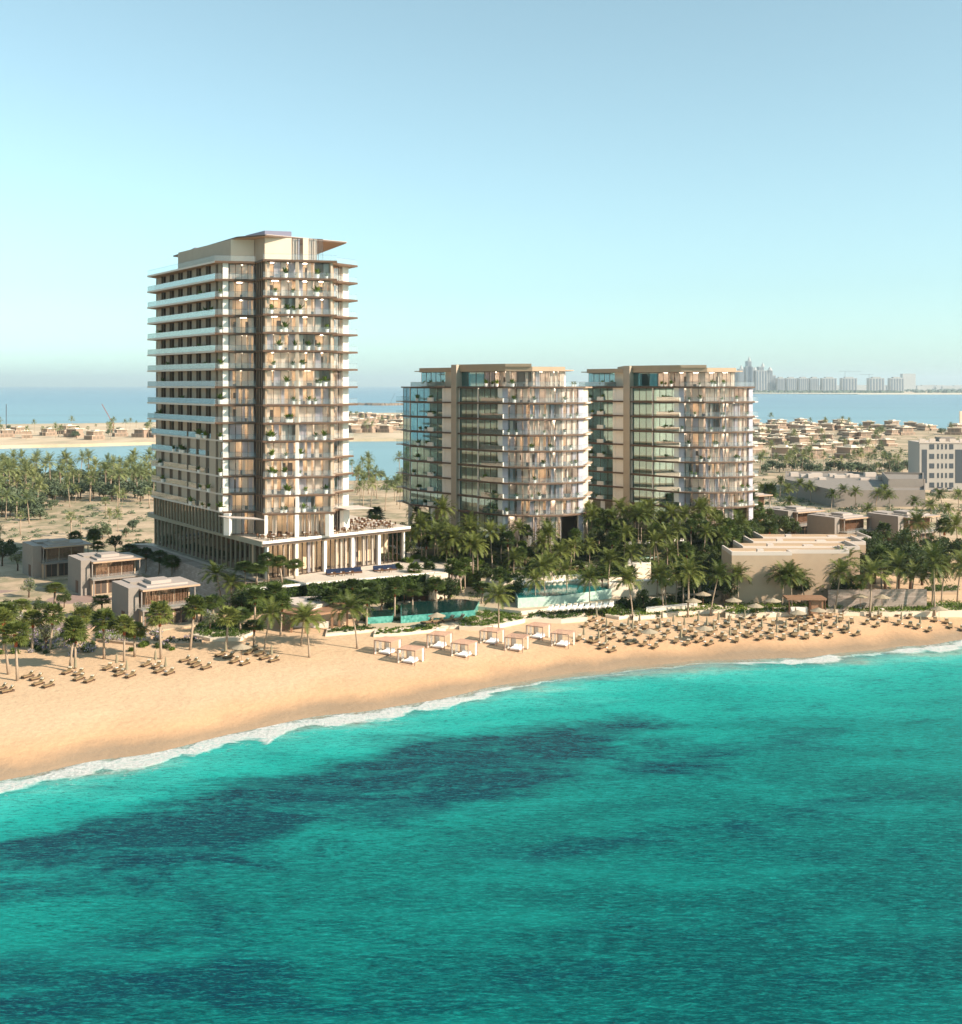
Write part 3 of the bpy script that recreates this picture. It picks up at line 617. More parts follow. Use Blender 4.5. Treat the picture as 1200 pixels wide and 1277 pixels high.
# ------------------------------------------------------------------ two glazed mid-rise blocks
def midrise(dx, dy, lab, which, seed):
    global rng
    rng = random.Random(seed)
    T = lambda px, D: (W(px, D)[0] + dx, W(px, D)[1] + dy)
    root = thing('apartment_block', lab, 'building', (2 + dx, 262 + dy, 9))
    Z = [44.6 - 3.5 * i for i in range(9)]
    fp = [T(503, 274.5), T(512, 268.5), T(555, 260.2), T(567, 257.8), T(573.5, 255.6), T(597, 251), T(627, 246.3), T(660, 244.6), T(700, 245.8), T(727, 249.2)]
    sl_ = [T(500.5, 275.5), T(512, 267.6), T(555, 259.3), T(567, 256.9), T(573.5, 254.6), T(600, 249.6), T(627, 245.4), T(660, 243.7), T(702, 244.9), T(730, 248.8)]
    back = [(26 + dx, 262 + dy), (18 + dx, 278 + dy), (-10 + dx, 286 + dy)]
    for i, z in enumerate(Z):
        mb = MB(); mb.prism([sl_[0]] + sl_[1:] + back, z - .30, z, 1)
        for k in range(len(sl_) - 1): mb.wall(sl_[k], sl_[k + 1], z - .32, z + .02, .003, .05, 0)
        mb.build('balcony_slab', [M['slab_bronze'], M['soffit']], root)
        if i: railing(root, [T(494, 274), T(503, 271.5), T(514, 268)] if False else sl_[0:2], z + .03)
        if i:
            # projecting balconies at both ends
            for a, b in ((T(494, 275.5), T(506, 273.5)), (T(727, 250.5), T(737, 252))):
                mb = MB(); mb.wall(a, b, z - .25, z, -2.5, 0, 0); mb.build('end_balcony', M['slab_edge'], root); railing(root, [a, b], z + .01)
        railing(root, sl_[5:7] if i else sl_[1:3], z + .03, 'railing_l'); railing(root, sl_[6:], z + .03)
    zones = [(0, 1, 2, 'glass_left'), (1, 2, 5, 'glass_left'), (4, 5, 3, 'glass_left'), (5, 6, 4, 'glass_left'), (6, 7, 4, 'glass'), (7, 8, 5, 'glass'), (8, 9, 4, 'glass')]
    for i in range(9):
        zt = Z[i] - .31; zb = Z[i + 1] + .03 if i < 8 else 10.0
        if i == 8:
            zones_ = [(5, 6, 4, 'glass_left'), (6, 7, 4, 'glass'), (7, 8, 5, 'glass')]
        else: zones_ = zones
        for a, b, n, g in zones_:
            A, B = fp[a], fp[b]; L = math.hypot(A[0] - B[0], A[1] - B[1]); parts = 2 if n >= 4 and g == 'glass' else 1
            for q in range(parts):
                window(root, seg_pt(A, B, L * q / parts + .12), seg_pt(A, B, L * (q + 1) / parts - .12), zb, zt, n if parts == 1 else (n + 1) // 2, g, 'bronze', .85 if g == 'glass' else .8)
        rooms(root, [(fp[1], fp[2], 2), (fp[4], fp[6], 2), (fp[6], fp[8], 4), (fp[8], fp[9], 1)] if i < 8 else [(fp[5], fp[6], 1), (fp[6], fp[8], 3)], zb, zt, 4.2, pale=(i % 2 == 0))
        # white fins at bay joints
        for k, wd in ((1, .3), (2, .8), (4, .3), (5, .3), (6, 1.3)):
            p = fp[k]; wp('pier', 'white_stone', root, seg_pt(fp[k - 1], p, math.dist(fp[k - 1], p) - wd), p, zb, zt, .0, .12)
        wp('pier', 'curtain_grey', root, fp[8], fp[9], zb, zt, .005, .12, math.dist(fp[8], fp[9]) - 1.3, math.dist(fp[8], fp[9]))
        wp('pier', 'curtain_grey', root, fp[6], fp[7], zb, zt, .005, .12, 0, 1.2)
        wp('wall_panel', 'white_stone', root, fp[2], fp[3], zb, zt, -.3, 0)
    mb = MB(); q = [fp[3], fp[4], (fp[4][0] + 2, fp[4][1] + 4), (fp[3][0] + 1, fp[3][1] + 4)]
    mb.prism([seg_pt(fp[3], fp[4], 0, .9), seg_pt(fp[3], fp[4], math.dist(fp[3], fp[4]), .9), q[2], q[3]], 9, 49.6); mb.build('stair_tower', M['taupe'], root)
    cen = (2 + dx, 263 + dy)
    mb = MB(); mb.prism([(p[0] + (cen[0] - p[0]) * .30, p[1] + (cen[1] - p[1]) * .30 + 1.5) for p in fp] + [(22 + dx, 264 + dy), (15 + dx, 276 + dy), (-9 + dx, 283 + dy)], 9, Z[0] - .31); mb.build('core', M['taupe'], root)
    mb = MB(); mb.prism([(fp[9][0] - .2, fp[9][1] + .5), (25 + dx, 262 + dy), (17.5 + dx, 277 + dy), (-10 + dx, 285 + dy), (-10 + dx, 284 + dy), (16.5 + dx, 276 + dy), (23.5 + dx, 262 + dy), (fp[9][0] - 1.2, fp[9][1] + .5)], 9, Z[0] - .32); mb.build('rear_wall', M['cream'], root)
    for px, D in ((512, 268), (540, 262), (606, 250), (630, 245.6), (660, 244.6), (690, 245.3), (725, 248.8)):
        x, y = T(px, D + .8); mb = MB(); mb.box(x - .5, y - .4, 8.5, x + .5, y + .4, 16.2); mb.build('ground_column', M['white_stone'], root)
    # penthouse
    z0 = Z[0]; z1 = 48.0
    pf = [T(526, 268.5), T(556, 262.4), T(567, 259.6), T(574, 257.5), T(604, 252), T(630, 248.4), T(662, 247), T(704, 249.5)]
    for a, b, n, g in ((0, 1, 5, 'glass_left'), (3, 4, 3, 'glass_left'), (4, 5, 4, 'glass'), (5, 6, 4, 'glass'), (6, 7, 7, 'glass')): window(root, pf[a], pf[b], z0, z1, n, g, 'bronze', .5)
    rooms(root, [(pf[0], pf[1], 2), (pf[4], pf[7], 5)], z0, z1, 4, True)
    mb = MB(); mb.wall(pf[1], pf[2], z0, z1, -.3, .1, 0); mb.build('penthouse_wall', M['cream'], root)
    rf = [T(523, 268), T(556, 261), T(567, 258.4), T(574, 256.3), T(604, 250.8), T(630, 247.2), T(664, 245.8), T(705, 248.6), (19 + dx, 262 + dy), (12 + dx, 274 + dy), (-8 + dx, 281 + dy)]
    mb = MB(); mb.prism(rf, z1, z1 + 1.0, 0, 1)
    up = [T(565.5, 258.6), T(574, 256.1), T(604, 250.6), T(630, 247.0), T(663, 245.6), (rf[8][0] - 8, rf[8][1]), (8 + dx, 274 + dy), (-6 + dx, 276 + dy)]
    mb.prism(up, z1 + 1.0, z1 + 1.65, 0, 1)
    mb.prism([T(517, 270), T(523, 268), (rf[10][0], rf[10][1]), (rf[10][0] - 2, rf[10][1])], z1 + .15, z1 + .35, 0, 1); mb.prism([T(705, 248.6), T(716, 251), (20.5 + dx, 262 + dy), (19 + dx, 262 + dy)], z1 + .15, z1 + .35, 0, 1)
    mb.build('roof', [M['sandstone'], M['roof_white']], root)
    for i in range(9):
        zb = Z[i] + .04; sp_ = []
        for k in range(2): sp_.append(('left side', seg_pt(sl_[1], sl_[2], rng.uniform(.5, 8), -.4)))
        for k in range(3): sp_.append(('middle', seg_pt(sl_[5], sl_[6], rng.uniform(.5, 4.5), -.5)))
        for k in range(4):
            a = rng.choice((6, 7, 8)); sp_.append(('right side', seg_pt(sl_[a], sl_[a + 1], rng.uniform(.5, 5), -.6)))
        sp_.sort(key=lambda s: s[1][0] / s[1][1]); c2 = {}
        for side, p in sp_:
            c2[side] = c2.get(side, 0) + 1
            put(bplant, (p[0], p[1], zb), rng.uniform(0, 6.28), 'potted plant on the %s block, %s deck from top, %s, %s from left' % (which, od(i + 1), side, od(c2[side])), 'potted plants on the %s block' % which, rng.uniform(.7, 1.2))
        # white balcony boxes
    for i in range(1, 9):
        for (a, b, q) in ((1, 2, .55), (5, 6, .3), (5, 6, .85)):
            L = math.dist(sl_[a], sl_[b]); mb = MB(); s0 = max(.1, L * q - .8); mb.wall(sl_[a], sl_[b], Z[i] + .04, Z[i] + .95, -.5, -.12, 0, s0, min(L - .1, s0 + 1.9)); mb.build('balcony_planter', M['white_stone'], root)
    return root
midrise(0, 0, 'middle glazed apartment block, nine balcony decks, left glass tinted with painted sea reflection', 'middle', 21)
midrise(41.5, 16, 'rightmost glazed apartment block, nine balcony decks, partly behind the middle block', 'rightmost', 31)
# ------------------------------------------------------------------ terraces, walls, pools
def pxpoly(lst, z): return [G(a, b, z) for a, b in lst]
def ccw(p):
    a = sum(p[i][0] * p[(i + 1) % len(p)][1] - p[(i + 1) % len(p)][0] * p[i][1] for i in range(len(p))); return p if a > 0 else p[::-1]
def solid(name, lst, z0, z1, side, top, label=None, cat=None, parent=None, kind=None, px=True):
    mb = MB(); mb.prism(ccw(pxpoly(lst, z1) if px else lst), z0, z1, 0, 1); o = mb.build(name, [M[side], M[top]], parent, kind=kind)
    if label: tag(o, label, cat)
    return o
def inside(p, poly):
    c = False; n = len(poly)
    for i in range(n):
        a, b = poly[i], poly[(i + 1) % n]
        if (a[1] > p[1]) != (b[1] > p[1]) and p[0] < (b[0] - a[0]) * (p[1] - a[1]) / (b[1] - a[1]) + a[0]: c = not c
    return c
def tuft(mb, c, r, n, R_, m=0, size=.22, flat=.6):
    for i in range(n):
        d = Vector((R_.gauss(0, 1), R_.gauss(0, 1), abs(R_.gauss(0, 1)) * flat)); d.normalize()
        p = Vector(c) + Vector((d.x * r, d.y * r, d.z * r * .9)) * R_.uniform(.55, 1.05)
        a = Vector((R_.uniform(-1, 1), R_.uniform(-1, 1), R_.uniform(-.6, .9))).normalized() * size; b = d.cross(a).normalized() * size * .5
        mb.add([p - a, p + b, p + a, p - b], [(0, 1, 2, 3)], m)
# podium terrace with its planted wall
tz = 8.3
terr = [(370, 730), (383, 727), (470, 719.5), (556, 712), (560, 704), (500, 690), (340, 700)]
te = pxpoly(terr, tz)
A0 = G(304, 737.5, 7.6); A1 = G(383, 729, 7.6); B0 = G(382, 727, 8.3); B1 = G(556, 712.5, 8.3)
mb = MB(); mb.prism(ccw([B0, B1, (B1[0] + 4, B1[1] + 12), (5.5, 244), (-10, 256), (-45, 270), (-83, 262), (pL[0] - 1, pL[1]), (pc[0] - 1.5, pc[1] - 1.8), (A0[0], A0[1] + .5), A1]), 1.5, 7.9, 0, 1)
mb.prism(ccw([B0, B1, (B1[0] + 4, B1[1] + 12), (-12, 238), (-38, 214)]), 7.9, 8.3, 2, 1)
terrace = mb.build('podium_terrace', [M['stonewall'], M['terrace_floor'], M['white_stone']], kind='structure')
# sloping stone wall below the left facade
mb = MB(); a = (pL[0] - 2.6, pL[1] - 2.6); b = (pc[0] - 3.2, pc[1] - 4.0); a2 = (pL[0] - 1.0, pL[1] - .6); b2 = (pc[0] - 1.2, pc[1] - 1.0)
mb.add([(a[0] - 2.2, a[1] - 2, 1.5), (b[0] - 2.2, b[1] - 2, 1.5), (b[0], b[1], 7.9), (a[0], a[1], 7.9), (a2[0], a2[1], 1.5), (b2[0], b2[1], 1.5), (b2[0], b2[1], 7.9), (a2[0], a2[1], 7.9)],
       [(0, 1, 2, 3), (3, 2, 6, 7), (1, 5, 6, 2), (4, 0, 3, 7), (5, 4, 7, 6)])
tag(mb.build('retaining_wall', M['stonewall']), 'long grey stone wall sloping below the glazed left side of the tower podium', 'wall')
def green_wall(name, A, B, z0, z1, label, seed, off=0):
    R_ = random.Random(seed); mb = MB(); L = math.dist(A, B)
    for i in range(int(L * (z1 - z0) * 26)):
        s = R_.uniform(0, L); z = R_.uniform(z0, z1 + .1); dens = .5 + .5 * math.sin(s * 1.9 + 2 * math.sin(z))
        p = seg_pt(A, B, s, off + .1 + R_.uniform(0, .35) + .35 * dens)
        a = Vector((R_.uniform(-1, 1), R_.uniform(-.5, .5), R_.uniform(-1, .4))).normalized() * R_.uniform(.18, .34); b = Vector((R_.uniform(-.4, .4), R_.uniform(-.8, .2), R_.uniform(-1, 1))).normalized() * .16
        q = Vector((p[0], p[1], z)); mb.add([q - a, q + b, q + a, q - b], [(0, 1, 2, 3)])
    r = thing(name, label, 'green wall', (A[0], A[1], z0)); f = MB(); f.wall(A, B, z0, z1 - .15, off - .0, off + .12); f.build('wall_panel', M['moss'], r); mb.build('foliage', M['leaf_bed'], r)
green_wall('green_wall', B0, B1, 3.2, 8.15, 'long dark green planted wall below the glazed restaurant terrace', 4)
green_wall('green_wall', A0, A1, 3.0, 7.5, 'short green planted wall left of the long one, under a lawn edge', 5)
mb = MB(); mb.wall(A0, A1, 7.62, 7.95, -.3, .55); tag(mb.build('planter_edge', M['white_stone']), 'thin white edge strip along the lawn above the short green wall', 'kerb')
# garden on the terrace corner
R_ = random.Random(8); mb = MB()
for i in range(700):
    s = R_.uniform(0, 11.5); p = seg_pt(A0, A1, s, -R_.uniform(.3, 5)); tuft(mb, (p[0], p[1], 7.95), .3, 3, R_, 0, .16)
tag(mb.build('lawn_planting', M['leaf_bed']), 'low bright green planting on the podium corner above the short green wall', 'plants', kind='stuff')
BEDS = []
def bed(lst, z1, label, seed, hgt=.6, wall='cream', z0=None, dens=2.2, flower=False, leaf='leaf_bed', wh=None):
    if z1 < 5.5:
        pp = [P(a, b) for a, b in lst]; z1 = max(p[2] for p in pp) + .35; poly = ccw([(p[0], p[1]) for p in pp])
    else: poly = ccw(pxpoly(lst, z1))
    cx = sum(p[0] for p in poly) / len(poly); cy = sum(p[1] for p in poly) / len(poly)
    r = thing('planting_bed', label, 'planting bed', (cx, cy, z1)); BEDS.append(poly)
    mb = MB(); mb.prism(poly, (z0 if z0 is not None else z1 - 1.6), z1); mb.build('planter_wall', M[wall], r)
    R_ = random.Random(seed); x0 = min(p[0] for p in poly); x1 = max(p[0] for p in poly); y0 = min(p[1] for p in poly); y1 = max(p[1] for p in poly)
    A = (x1 - x0) * (y1 - y0); mb = MB()
    for i in range(int(A * dens)):
        p = (R_.uniform(x0, x1), R_.uniform(y0, y1))
        q = (cx + (p[0] - cx) * 1.06, cy + (p[1] - cy) * 1.08)
        if not inside(q, poly): continue
        rr = hgt * R_.uniform(.6, 1.25) * (.75 + .5 * noise.noise(Vector((p[0] * .4, p[1] * .4, seed))))
        tuft(mb, (p[0], p[1], z1 + rr * .2), rr, 16, R_, 1 if flower and R_.random() < .25 else 0, .17)
    mb.build('foliage', [M[leaf], M['flower']], r)
bed([(655, 776), (700, 778), (733, 775), (728, 766), (690, 760), (655, 762)], 4.0, 'curved cream planter with low hedge below the pale upper pool', 1)
bed([(755, 770), (772, 773), (790, 770), (788, 763), (757, 762)], 4.0, 'small round cream planter with green shrubs beside the right end of the beach steps', 2)
bed([(573, 786), (606, 788), (655, 777), (648, 768), (610, 764), (575, 770)], 3.9, 'yellow green planting with cream wall right of the teal pool', 3, .7)
bed([(466, 795), (500, 793), (556, 787), (552, 781), (500, 785), (468, 787)], 3.3, 'narrow low planting strip on the beach edge in front of the teal pool', 4, .45)
bed([(406, 794), (468, 788), (466, 782), (408, 786)], 3.5, 'cream planter strip in front of the timber roofed restaurant', 5, .5)
bed([(240, 795), (262, 800), (300, 800), (318, 790), (300, 780), (250, 778)], 3.8, 'rounded cream planter with shrubs at the left of the restaurant', 6, .8, dens=2.6)
bed([(560, 762), (645, 760), (645, 748), (600, 742), (560, 748)], 4.3, 'dense green bed between the teal pool and the pale upper pool', 7, .9)
bed([(790, 774), (850, 768), (905, 764), (900, 757), (840, 757), (790, 764)], 3.8, 'cream walled hedge at the back of the crowded beach right of the middle block', 8, .7)
bed([(905, 771), (960, 770), (1010, 768), (1008, 757), (955, 752), (905, 757)], 3.6, 'dark green hedge left of the small timber beach bar', 9, .9)
bed([(1052, 768), (1120, 769), (1196, 770), (1235, 770), (1235, 758), (1130, 755), (1060, 757)], 3.5, 'long yellow green hedge at the back of the beach on the far right', 10, .9)
bed([(1005, 764), (1050, 765), (1050, 752), (1010, 750)], 3.7, 'small hedge right of the timber beach bar', 11, .9)
bed([(775, 752), (860, 748), (900, 742), (895, 735), (840, 738), (775, 742)], 4.6, 'raised terrace bed with dark shrubs under the palms of the rightmost block', 12, .9)
bed([(690, 724), (760, 722), (800, 716), (795, 709), (740, 711), (690, 715)], 6.6, 'cream walled hedge just behind the pale upper pool', 13, .8)
bed([(610, 726), (680, 722), (690, 712), (615, 714)], 6.9, 'hedge bed behind white loungers left of the upper pool', 14, .8)
bed([(1150, 742), (1196, 742), (1196, 734), (1158, 733)], 3.5, 'small isolated green bed on the sandy clearing at far right', 15, .8, 'sandstone')
bed([(1040, 760), (1155, 760), (1155, 752), (1040, 750)], 3.6, 'dark hedge row growing against the long grey garden wall', 16, 1.3, leaf='leaf', dens=3)
bed([(20, 800), (60, 815), (95, 812), (85, 790), (30, 785)], 3.1, 'pale lilac flowering shrubs left of the villas in the sand', 17, 1.0, 'sandstone', None, 1.2, True, 'leaf_pale')
bed([(120, 800), (172, 806), (190, 796), (170, 785), (125, 785)], 3.1, 'lilac and grey flowering shrubs in front of the nearest villa', 18, 1.0, 'sandstone', None, 1.4, True, 'leaf_pale')
bed([(205, 806), (252, 806), (252, 799), (207, 799)], 3.1, 'purple leaved shrubs on the sand right of the nearest villa', 19, .8, 'sandstone', None, 1.4, True, 'leaf')
bed([(655, 764), (760, 760), (775, 751), (770, 748), (650, 758)], 4.2, 'low dark hedge strip right under the wall of the upper pool', 20, .7)
# paved decks
solid('pool_deck', [(445, 786), (600, 778), (660, 768), (680, 745), (560, 740), (455, 750)], 1.5, 3.35, 'cream', 'deck', kind='structure')
solid('upper_pool_deck', [(560, 752), (650, 762), (775, 748), (850, 742), (850, 700), (700, 696), (580, 706)], 2, 4.1, 'cream', 'deck', kind='structure')
solid('garden_deck', [(600, 730), (700, 726), (800, 722), (880, 712), (880, 690), (700, 690), (600, 700)], 3, 6.2, 'cream', 'deck', kind='structure')
def pool(name, lst, z0, z1, side, water, label):
    poly = ccw(pxpoly(lst, z1)); c = (sum(p[0] for p in poly) / len(poly), sum(p[1] for p in poly) / len(poly))
    r = thing(name, label, 'pool', (c[0], c[1], z0)); mb = MB(); mb.prism(poly, z0, z1); mb.build('pool_wall', M[side], r)
    BEDS.append([(c[0] + (p[0] - c[0]) * 1.15, c[1] + (p[1] - c[1]) * 1.2) for p in poly])
    mb = MB(); mb.prism([(c[0] + (p[0] - c[0]) * .985, c[1] + (p[1] - c[1]) * .97) for p in poly], z1 - .1, z1 + .02); mb.build('pool_water', M[water], r)
pool('swimming_pool', [(500, 768.5), (592, 761), (598, 750), (575, 747), (500, 752)], 3, 4.6, 'pool_tile', 'pool_dark', 'dark swimming pool with a turquoise tiled front wall above the beach')
pool('swimming_pool', [(458, 770), (490, 768), (492, 760), (460, 762)], 3, 4.5, 'pool_tile', 'pool_dark', 'small turquoise walled pool just left of the larger turquoise walled pool')
pool('swimming_pool', [(646, 746), (700, 743), (765, 734), (775, 724), (690, 727), (640, 734)], 4, 5.9, 'pool_pale', 'pool_water', 'raised infinity pool with a pale green front wall, white loungers behind it')
pool('swimming_pool', [(785, 697), (850, 692), (850, 684), (795, 684)], 6.2, 8.4, 'pool_pale', 'pool_water', 'small raised pool among the palms between the two glazed blocks')
for lst, z1, lab in [
                     ([(655, 722), (720, 718), (720, 716), (655, 720)], 7.4, 'low cream garden wall behind the upper pool, left section'),
                     ([(760, 728), (845, 722), (845, 719), (760, 725)], 6.9, 'low cream garden wall right of the upper pool'),
                     ([(806, 760), (870, 754), (870, 751), (806, 757)], 3.85, 'cream garden wall below the palms in front of the rightmost block'),
                     ([(780, 705), (812, 702), (812, 696), (785, 697)], 9.0, 'dark beige wall block beside the small raised pool'),
                     ]:
    tag(solid('garden_wall', lst, 2.5, z1, 'cream', 'white_stone'), lab, 'wall')
A = W(536, 216.5); B = W(559, 218.5); mb = MB(); mb.wall(A, B, 3.5, 8.35, -1.6, 0); tag(mb.build('garden_wall', M['cream']), 'pale end wall at the right end of the long green planted wall', 'wall')
# long grey garden wall on the right and light return
A = G(1033, 757, 3.2); B = G(1156, 756, 3.2); mb = MB(); mb.wall(A, B, 2.5, 6.4, -.4, 0); tag(mb.build('garden_wall', M['stonewall']), 'long grey stone garden wall behind the dark hedge at right', 'wall')
# ------------------------------------------------------------------ restaurant pavilion, bar, pergola
r = thing('beach_restaurant', 'open beach restaurant with a wide timber roof and white upper roof', 'restaurant', (-32, 196, 3))
mb = MB(); mb.prism(ccw([G(349, 763, 6.2), G(378, 768, 6.2), G(437, 760, 6.2), G(432, 752, 6.2), G(360, 752, 6.2)]), 5.9, 6.25, 0, 0); mb.build('timber_roof', M['timber'], r)
mb = MB(); mb.prism(ccw([G(358, 753, 6.8), G(388, 757, 6.8), G(412, 750, 6.8), G(400, 743, 6.8), G(362, 745, 6.8)]), 6.25, 6.8); mb.build('upper_roof', M['roof_white'], r)
for k, (a, b) in enumerate([(352, 788), (362, 791), (380, 792), (413, 788), (422, 786), (432, 784)]):
    x, y, z = P(a, b); mb = MB(); mb.box(x - .18, y + 1, z - .2, x + .18, y + 1.36, 5.92); mb.build('post', M['timber'], r)
mb = MB(); x, y = G(372, 785, 3); mb.box(x - 2, y + 4, 2.5, x + 8, y + 5, 5.7); mb.build('back_wall', M['interior'], r)
mb = MB(); mb.box(x - 1, y + 1.5, 2.5, x + 5, y + 2.3, 4.1, 0, 0); mb.build('counter', M['white_stone'], r)
r = thing('pergola', 'small dark timber pergola at the foot of the long green wall', 'pergola', (-11, 207, 3.3))
x, y = G(519, 752, 3.35)
mb = MB(); mb.box(x - 2.4, y - .5, 5.7, x + 2.4, y + 3, 5.95); mb.build('roof', M['timber'], r)
for a in (-2.2, 2.2):
    for b in (-.3, 2.8): mb = MB(); mb.box(x + a - .1, y + b - .1, 3, x + a + .1, y + b + .1, 5.72); mb.build('post', M['timber_dark'], r)
mb = MB(); mb.box(x - 2, y + 2.2, 3.2, x + 2, y + 2.5, 5.6); mb.build('back_panel', M['timber_dark'], r)
r = thing('beach_bar', 'small timber beach bar with flat roof at the back of the sand', 'beach bar', (56, 203, 3.3))
x, y = G(1008, 764, 3.2)
mb = MB(); mb.prism([(x - 4, y - .6), (x + 3.2, y - .8), (x + 3.2, y + 2.6), (x - 4, y + 2.6)], 5.6, 5.95); mb.build('roof', M['timber'], r)
mb = MB(); mb.box(x + .6, y, 3, x + 2.8, y + 2, 5.6); mb.build('bar_wall', M['timber'], r)
mb = MB(); mb.box(x - 3.2, y - .2, 3, x - .2, y + .5, 4.2); mb.build('counter', M['white_stone'], r)
for a in (-3.6, .2, 3): mb = MB(); mb.box(x + a - .1, y - .5, 3, x + a + .1, y - .3, 5.6); mb.build('post', M['timber_dark'], r)
# ------------------------------------------------------------------ villas
def villa_proto():
    o = thing('villa', 'villa', 'villa', (0, 0, 0), 0, None, True)
    mb = MB(); mb.box(-.2, 0, -.6, 9.0, 8.2, 3.1); mb.box(.9, 1.4, 3.1, 9.0, 8.2, 6.3); mb.build('wall', M['sandstone'], o)
    mb = MB(); mb.box(-2.0, 1.2, -.6, -.2, 10, 6.9, 0, 1); mb.box(-.2, 5.6, 3.1, 3.6, 10, 7.1, 0, 1); mb.build('side_wing', [M['concrete'], M['villa_roof']], o)
    mb = MB(); mb.box(-.1, -.5, 6.3, 10.2, 5.58, 6.62, 1, 0); mb.box(3.62, 5.58, 6.3, 10.2, 9.2, 6.62, 1, 0); mb.box(1.2, 1.2, 6.62, 8.6, 7, 6.95, 0); mb.box(2.4, 2.4, 6.95, 6, 6.2, 7.5, 0); mb.build('roof', [M['villa_roof'], M['soffit']], o)
    mb = MB(); mb.box(-.4, -1.3, 3.0, 9.4, 1.5, 3.28); mb.build('balcony', M['concrete'], o)
    mb = MB(); mb.box(-.35, -1.28, 3.28, 9.35, -1.22, 4.2); mb.box(-.35, -1.22, 3.28, -.29, 1.3, 4.2); mb.build('balcony_railing', M['railing'], o)
    for i, x in enumerate((1.0, 3.65, 6.3)):
        mb = MB(); mb.box(x, 1.3, 3.35, x + 2.4, 1.38, 6.2, 0)
        for k in range(9): mb.box(x + k * .28, 1.18, 3.35, x + k * .28 + .07, 1.3, 6.2, 1)
        mb.build('screen_window', [M['glass_brown'], M['timber']], o)
        mb = MB(); mb.box(x - .6, -.06, .2, x + 1.7, 0.02 - .04, 2.8, 0); mb.box(x - .6, -.1, .2, x - .5, -.03, 2.9, 1); mb.box(x + .5, -.1, .2, x + .6, -.03, 2.9, 1); mb.build('window', [M['furn'], M['timber']], o)
    mb = MB(); mb.box(-2.08, 3, .2, -2.0, 4.6, 2.6); mb.build('door', M['timber_dark'], o)
    for x in (-.3, 9.2): mb = MB(); mb.box(x, -1.2, -.5, x + .25, -.95, 3.0); mb.box(x, -.3, 3.28, x + .2, -.1, 6.3); mb.build('column', M['concrete'], o)
    mb = MB(); mb.box(.5, -3.4, -.6, 9.4, -.2, .1); mb.build('porch', M['deck'], o)
    return o
vp = villa_proto()
for px, py, dz, rz, s, lab in [(200, 787, 0, 36, 1.0, 'nearest two storey villa, sunlit pale stepped roof, left of the tower wall'),
                        (135, 745, 0, 36, 1.0, 'middle of three shaded villas left of the tower, stepped grey roof'),
                        (72, 723, 0, 36, 1.0, 'leftmost shaded villa behind the other two, big overhanging flat roof'),
                        (1012, 672, 0, 32, 1.05, 'flat roofed villa behind the left half of the long stepped building'),
                        (1072, 682, 0, 32, 1.05, 'flat roofed villa with white plinth behind the stepped building'),
                        (1153, 684, 0, 30, 1.15, 'flat roofed villa with tall left wall among palms at the right edge'),
                        (945, 652, 0, 30, 1.0, 'pale villa partly hidden right behind the rightmost glazed block')]:
    p = P(px, py); put(vp, (p[0] - 3.5, p[1] + 1.5, p[2] + .1), R(rz), lab, 'two storey villas of the resort', s)
# far villas
M['far_wall'] = simple('far_villa_wall', '99826f', .9, .12, .3)
def far_villa():
    o = thing('villa', 'villa', 'villa', (0, 0, 0), 0, None, True)
    mb = MB(); mb.box(-7, -5, -1, 7, 5, 3.4); mb.box(-4.5, -4, 3.4, 6, 5, 7); mb.build('wall', M['far_wall'], o)
    mb = MB(); mb.box(-5.5, -5.2, 7, 7, 6, 7.4); mb.box(-1, -2, 7.4, 3.5, 3, 8.3); mb.box(-7.3, -5.4, 3.4, -4.6, 5.2, 3.7); mb.build('roof', M['cream'], o)
    for x in (-6, -2, 2): mb = MB(); mb.box(x, -5.08, .4, x + 3, -5.0, 2.8); mb.build('window', M['dark_taupe'], o)
    for x in (-3.5, 1): mb = MB(); mb.box(x, -4.08, 4, x + 3.4, -4.0, 6.4); mb.build('window', M['dark_taupe'], o)
    mb = MB(); mb.box(-7.08, -3, .4, -7, 3, 2.8); mb.build('door', M['dark_taupe'], o)
    return o
fv = far_villa(); rg = random.Random(77)
fl = []
for px, py in [(8, 545), (22, 541), (34, 546), (60, 543), (84, 541), (92, 545), (118, 548) , (150, 544), (176, 545), (200, 545), (-30, 545)]: fl.append((px, py, 'on the spit left of the tower'))
for i in range(24): fl.append((432 + 78 * (i % 8) / 8 + rg.uniform(-3, 3), 522 + 8 * (i // 8) + rg.uniform(-2, 2), 'on the spit between tower and middle block'))
DROT = [R(20), R(35), R(-20), R(110), R(60)]
for py, n in ((523, 9), (526, 12), (529, 13), (532, 13), (536, 13), (540, 13), (545, 13), (551, 12), (558, 10), (566, 8), (575, 5)):
    for i in range(n): fl.append((938 + 262 * (i + rg.uniform(.05, .8)) / n, py + rg.uniform(-1.8, 1.8), 'in the estate right of the rightmost block'))
fl.sort(key=lambda q: (q[2], q[0])); c2 = {}
for px, py, wh in fl:
    z = 2.0; x, y = G(px, py, z)
    if wh.startswith('in the') and (y > interp(YB, x) - 12 or (py > 545 and px > 1115)): continue
    c2[wh] = c2.get(wh, 0) + 1
    put(fv, (x, y, z), rg.choice(DROT), 'small distant beige villa %s, %s from left' % (wh, od(c2[wh])), 'distant villas ' + wh, rg.uniform(.75, 1.05))
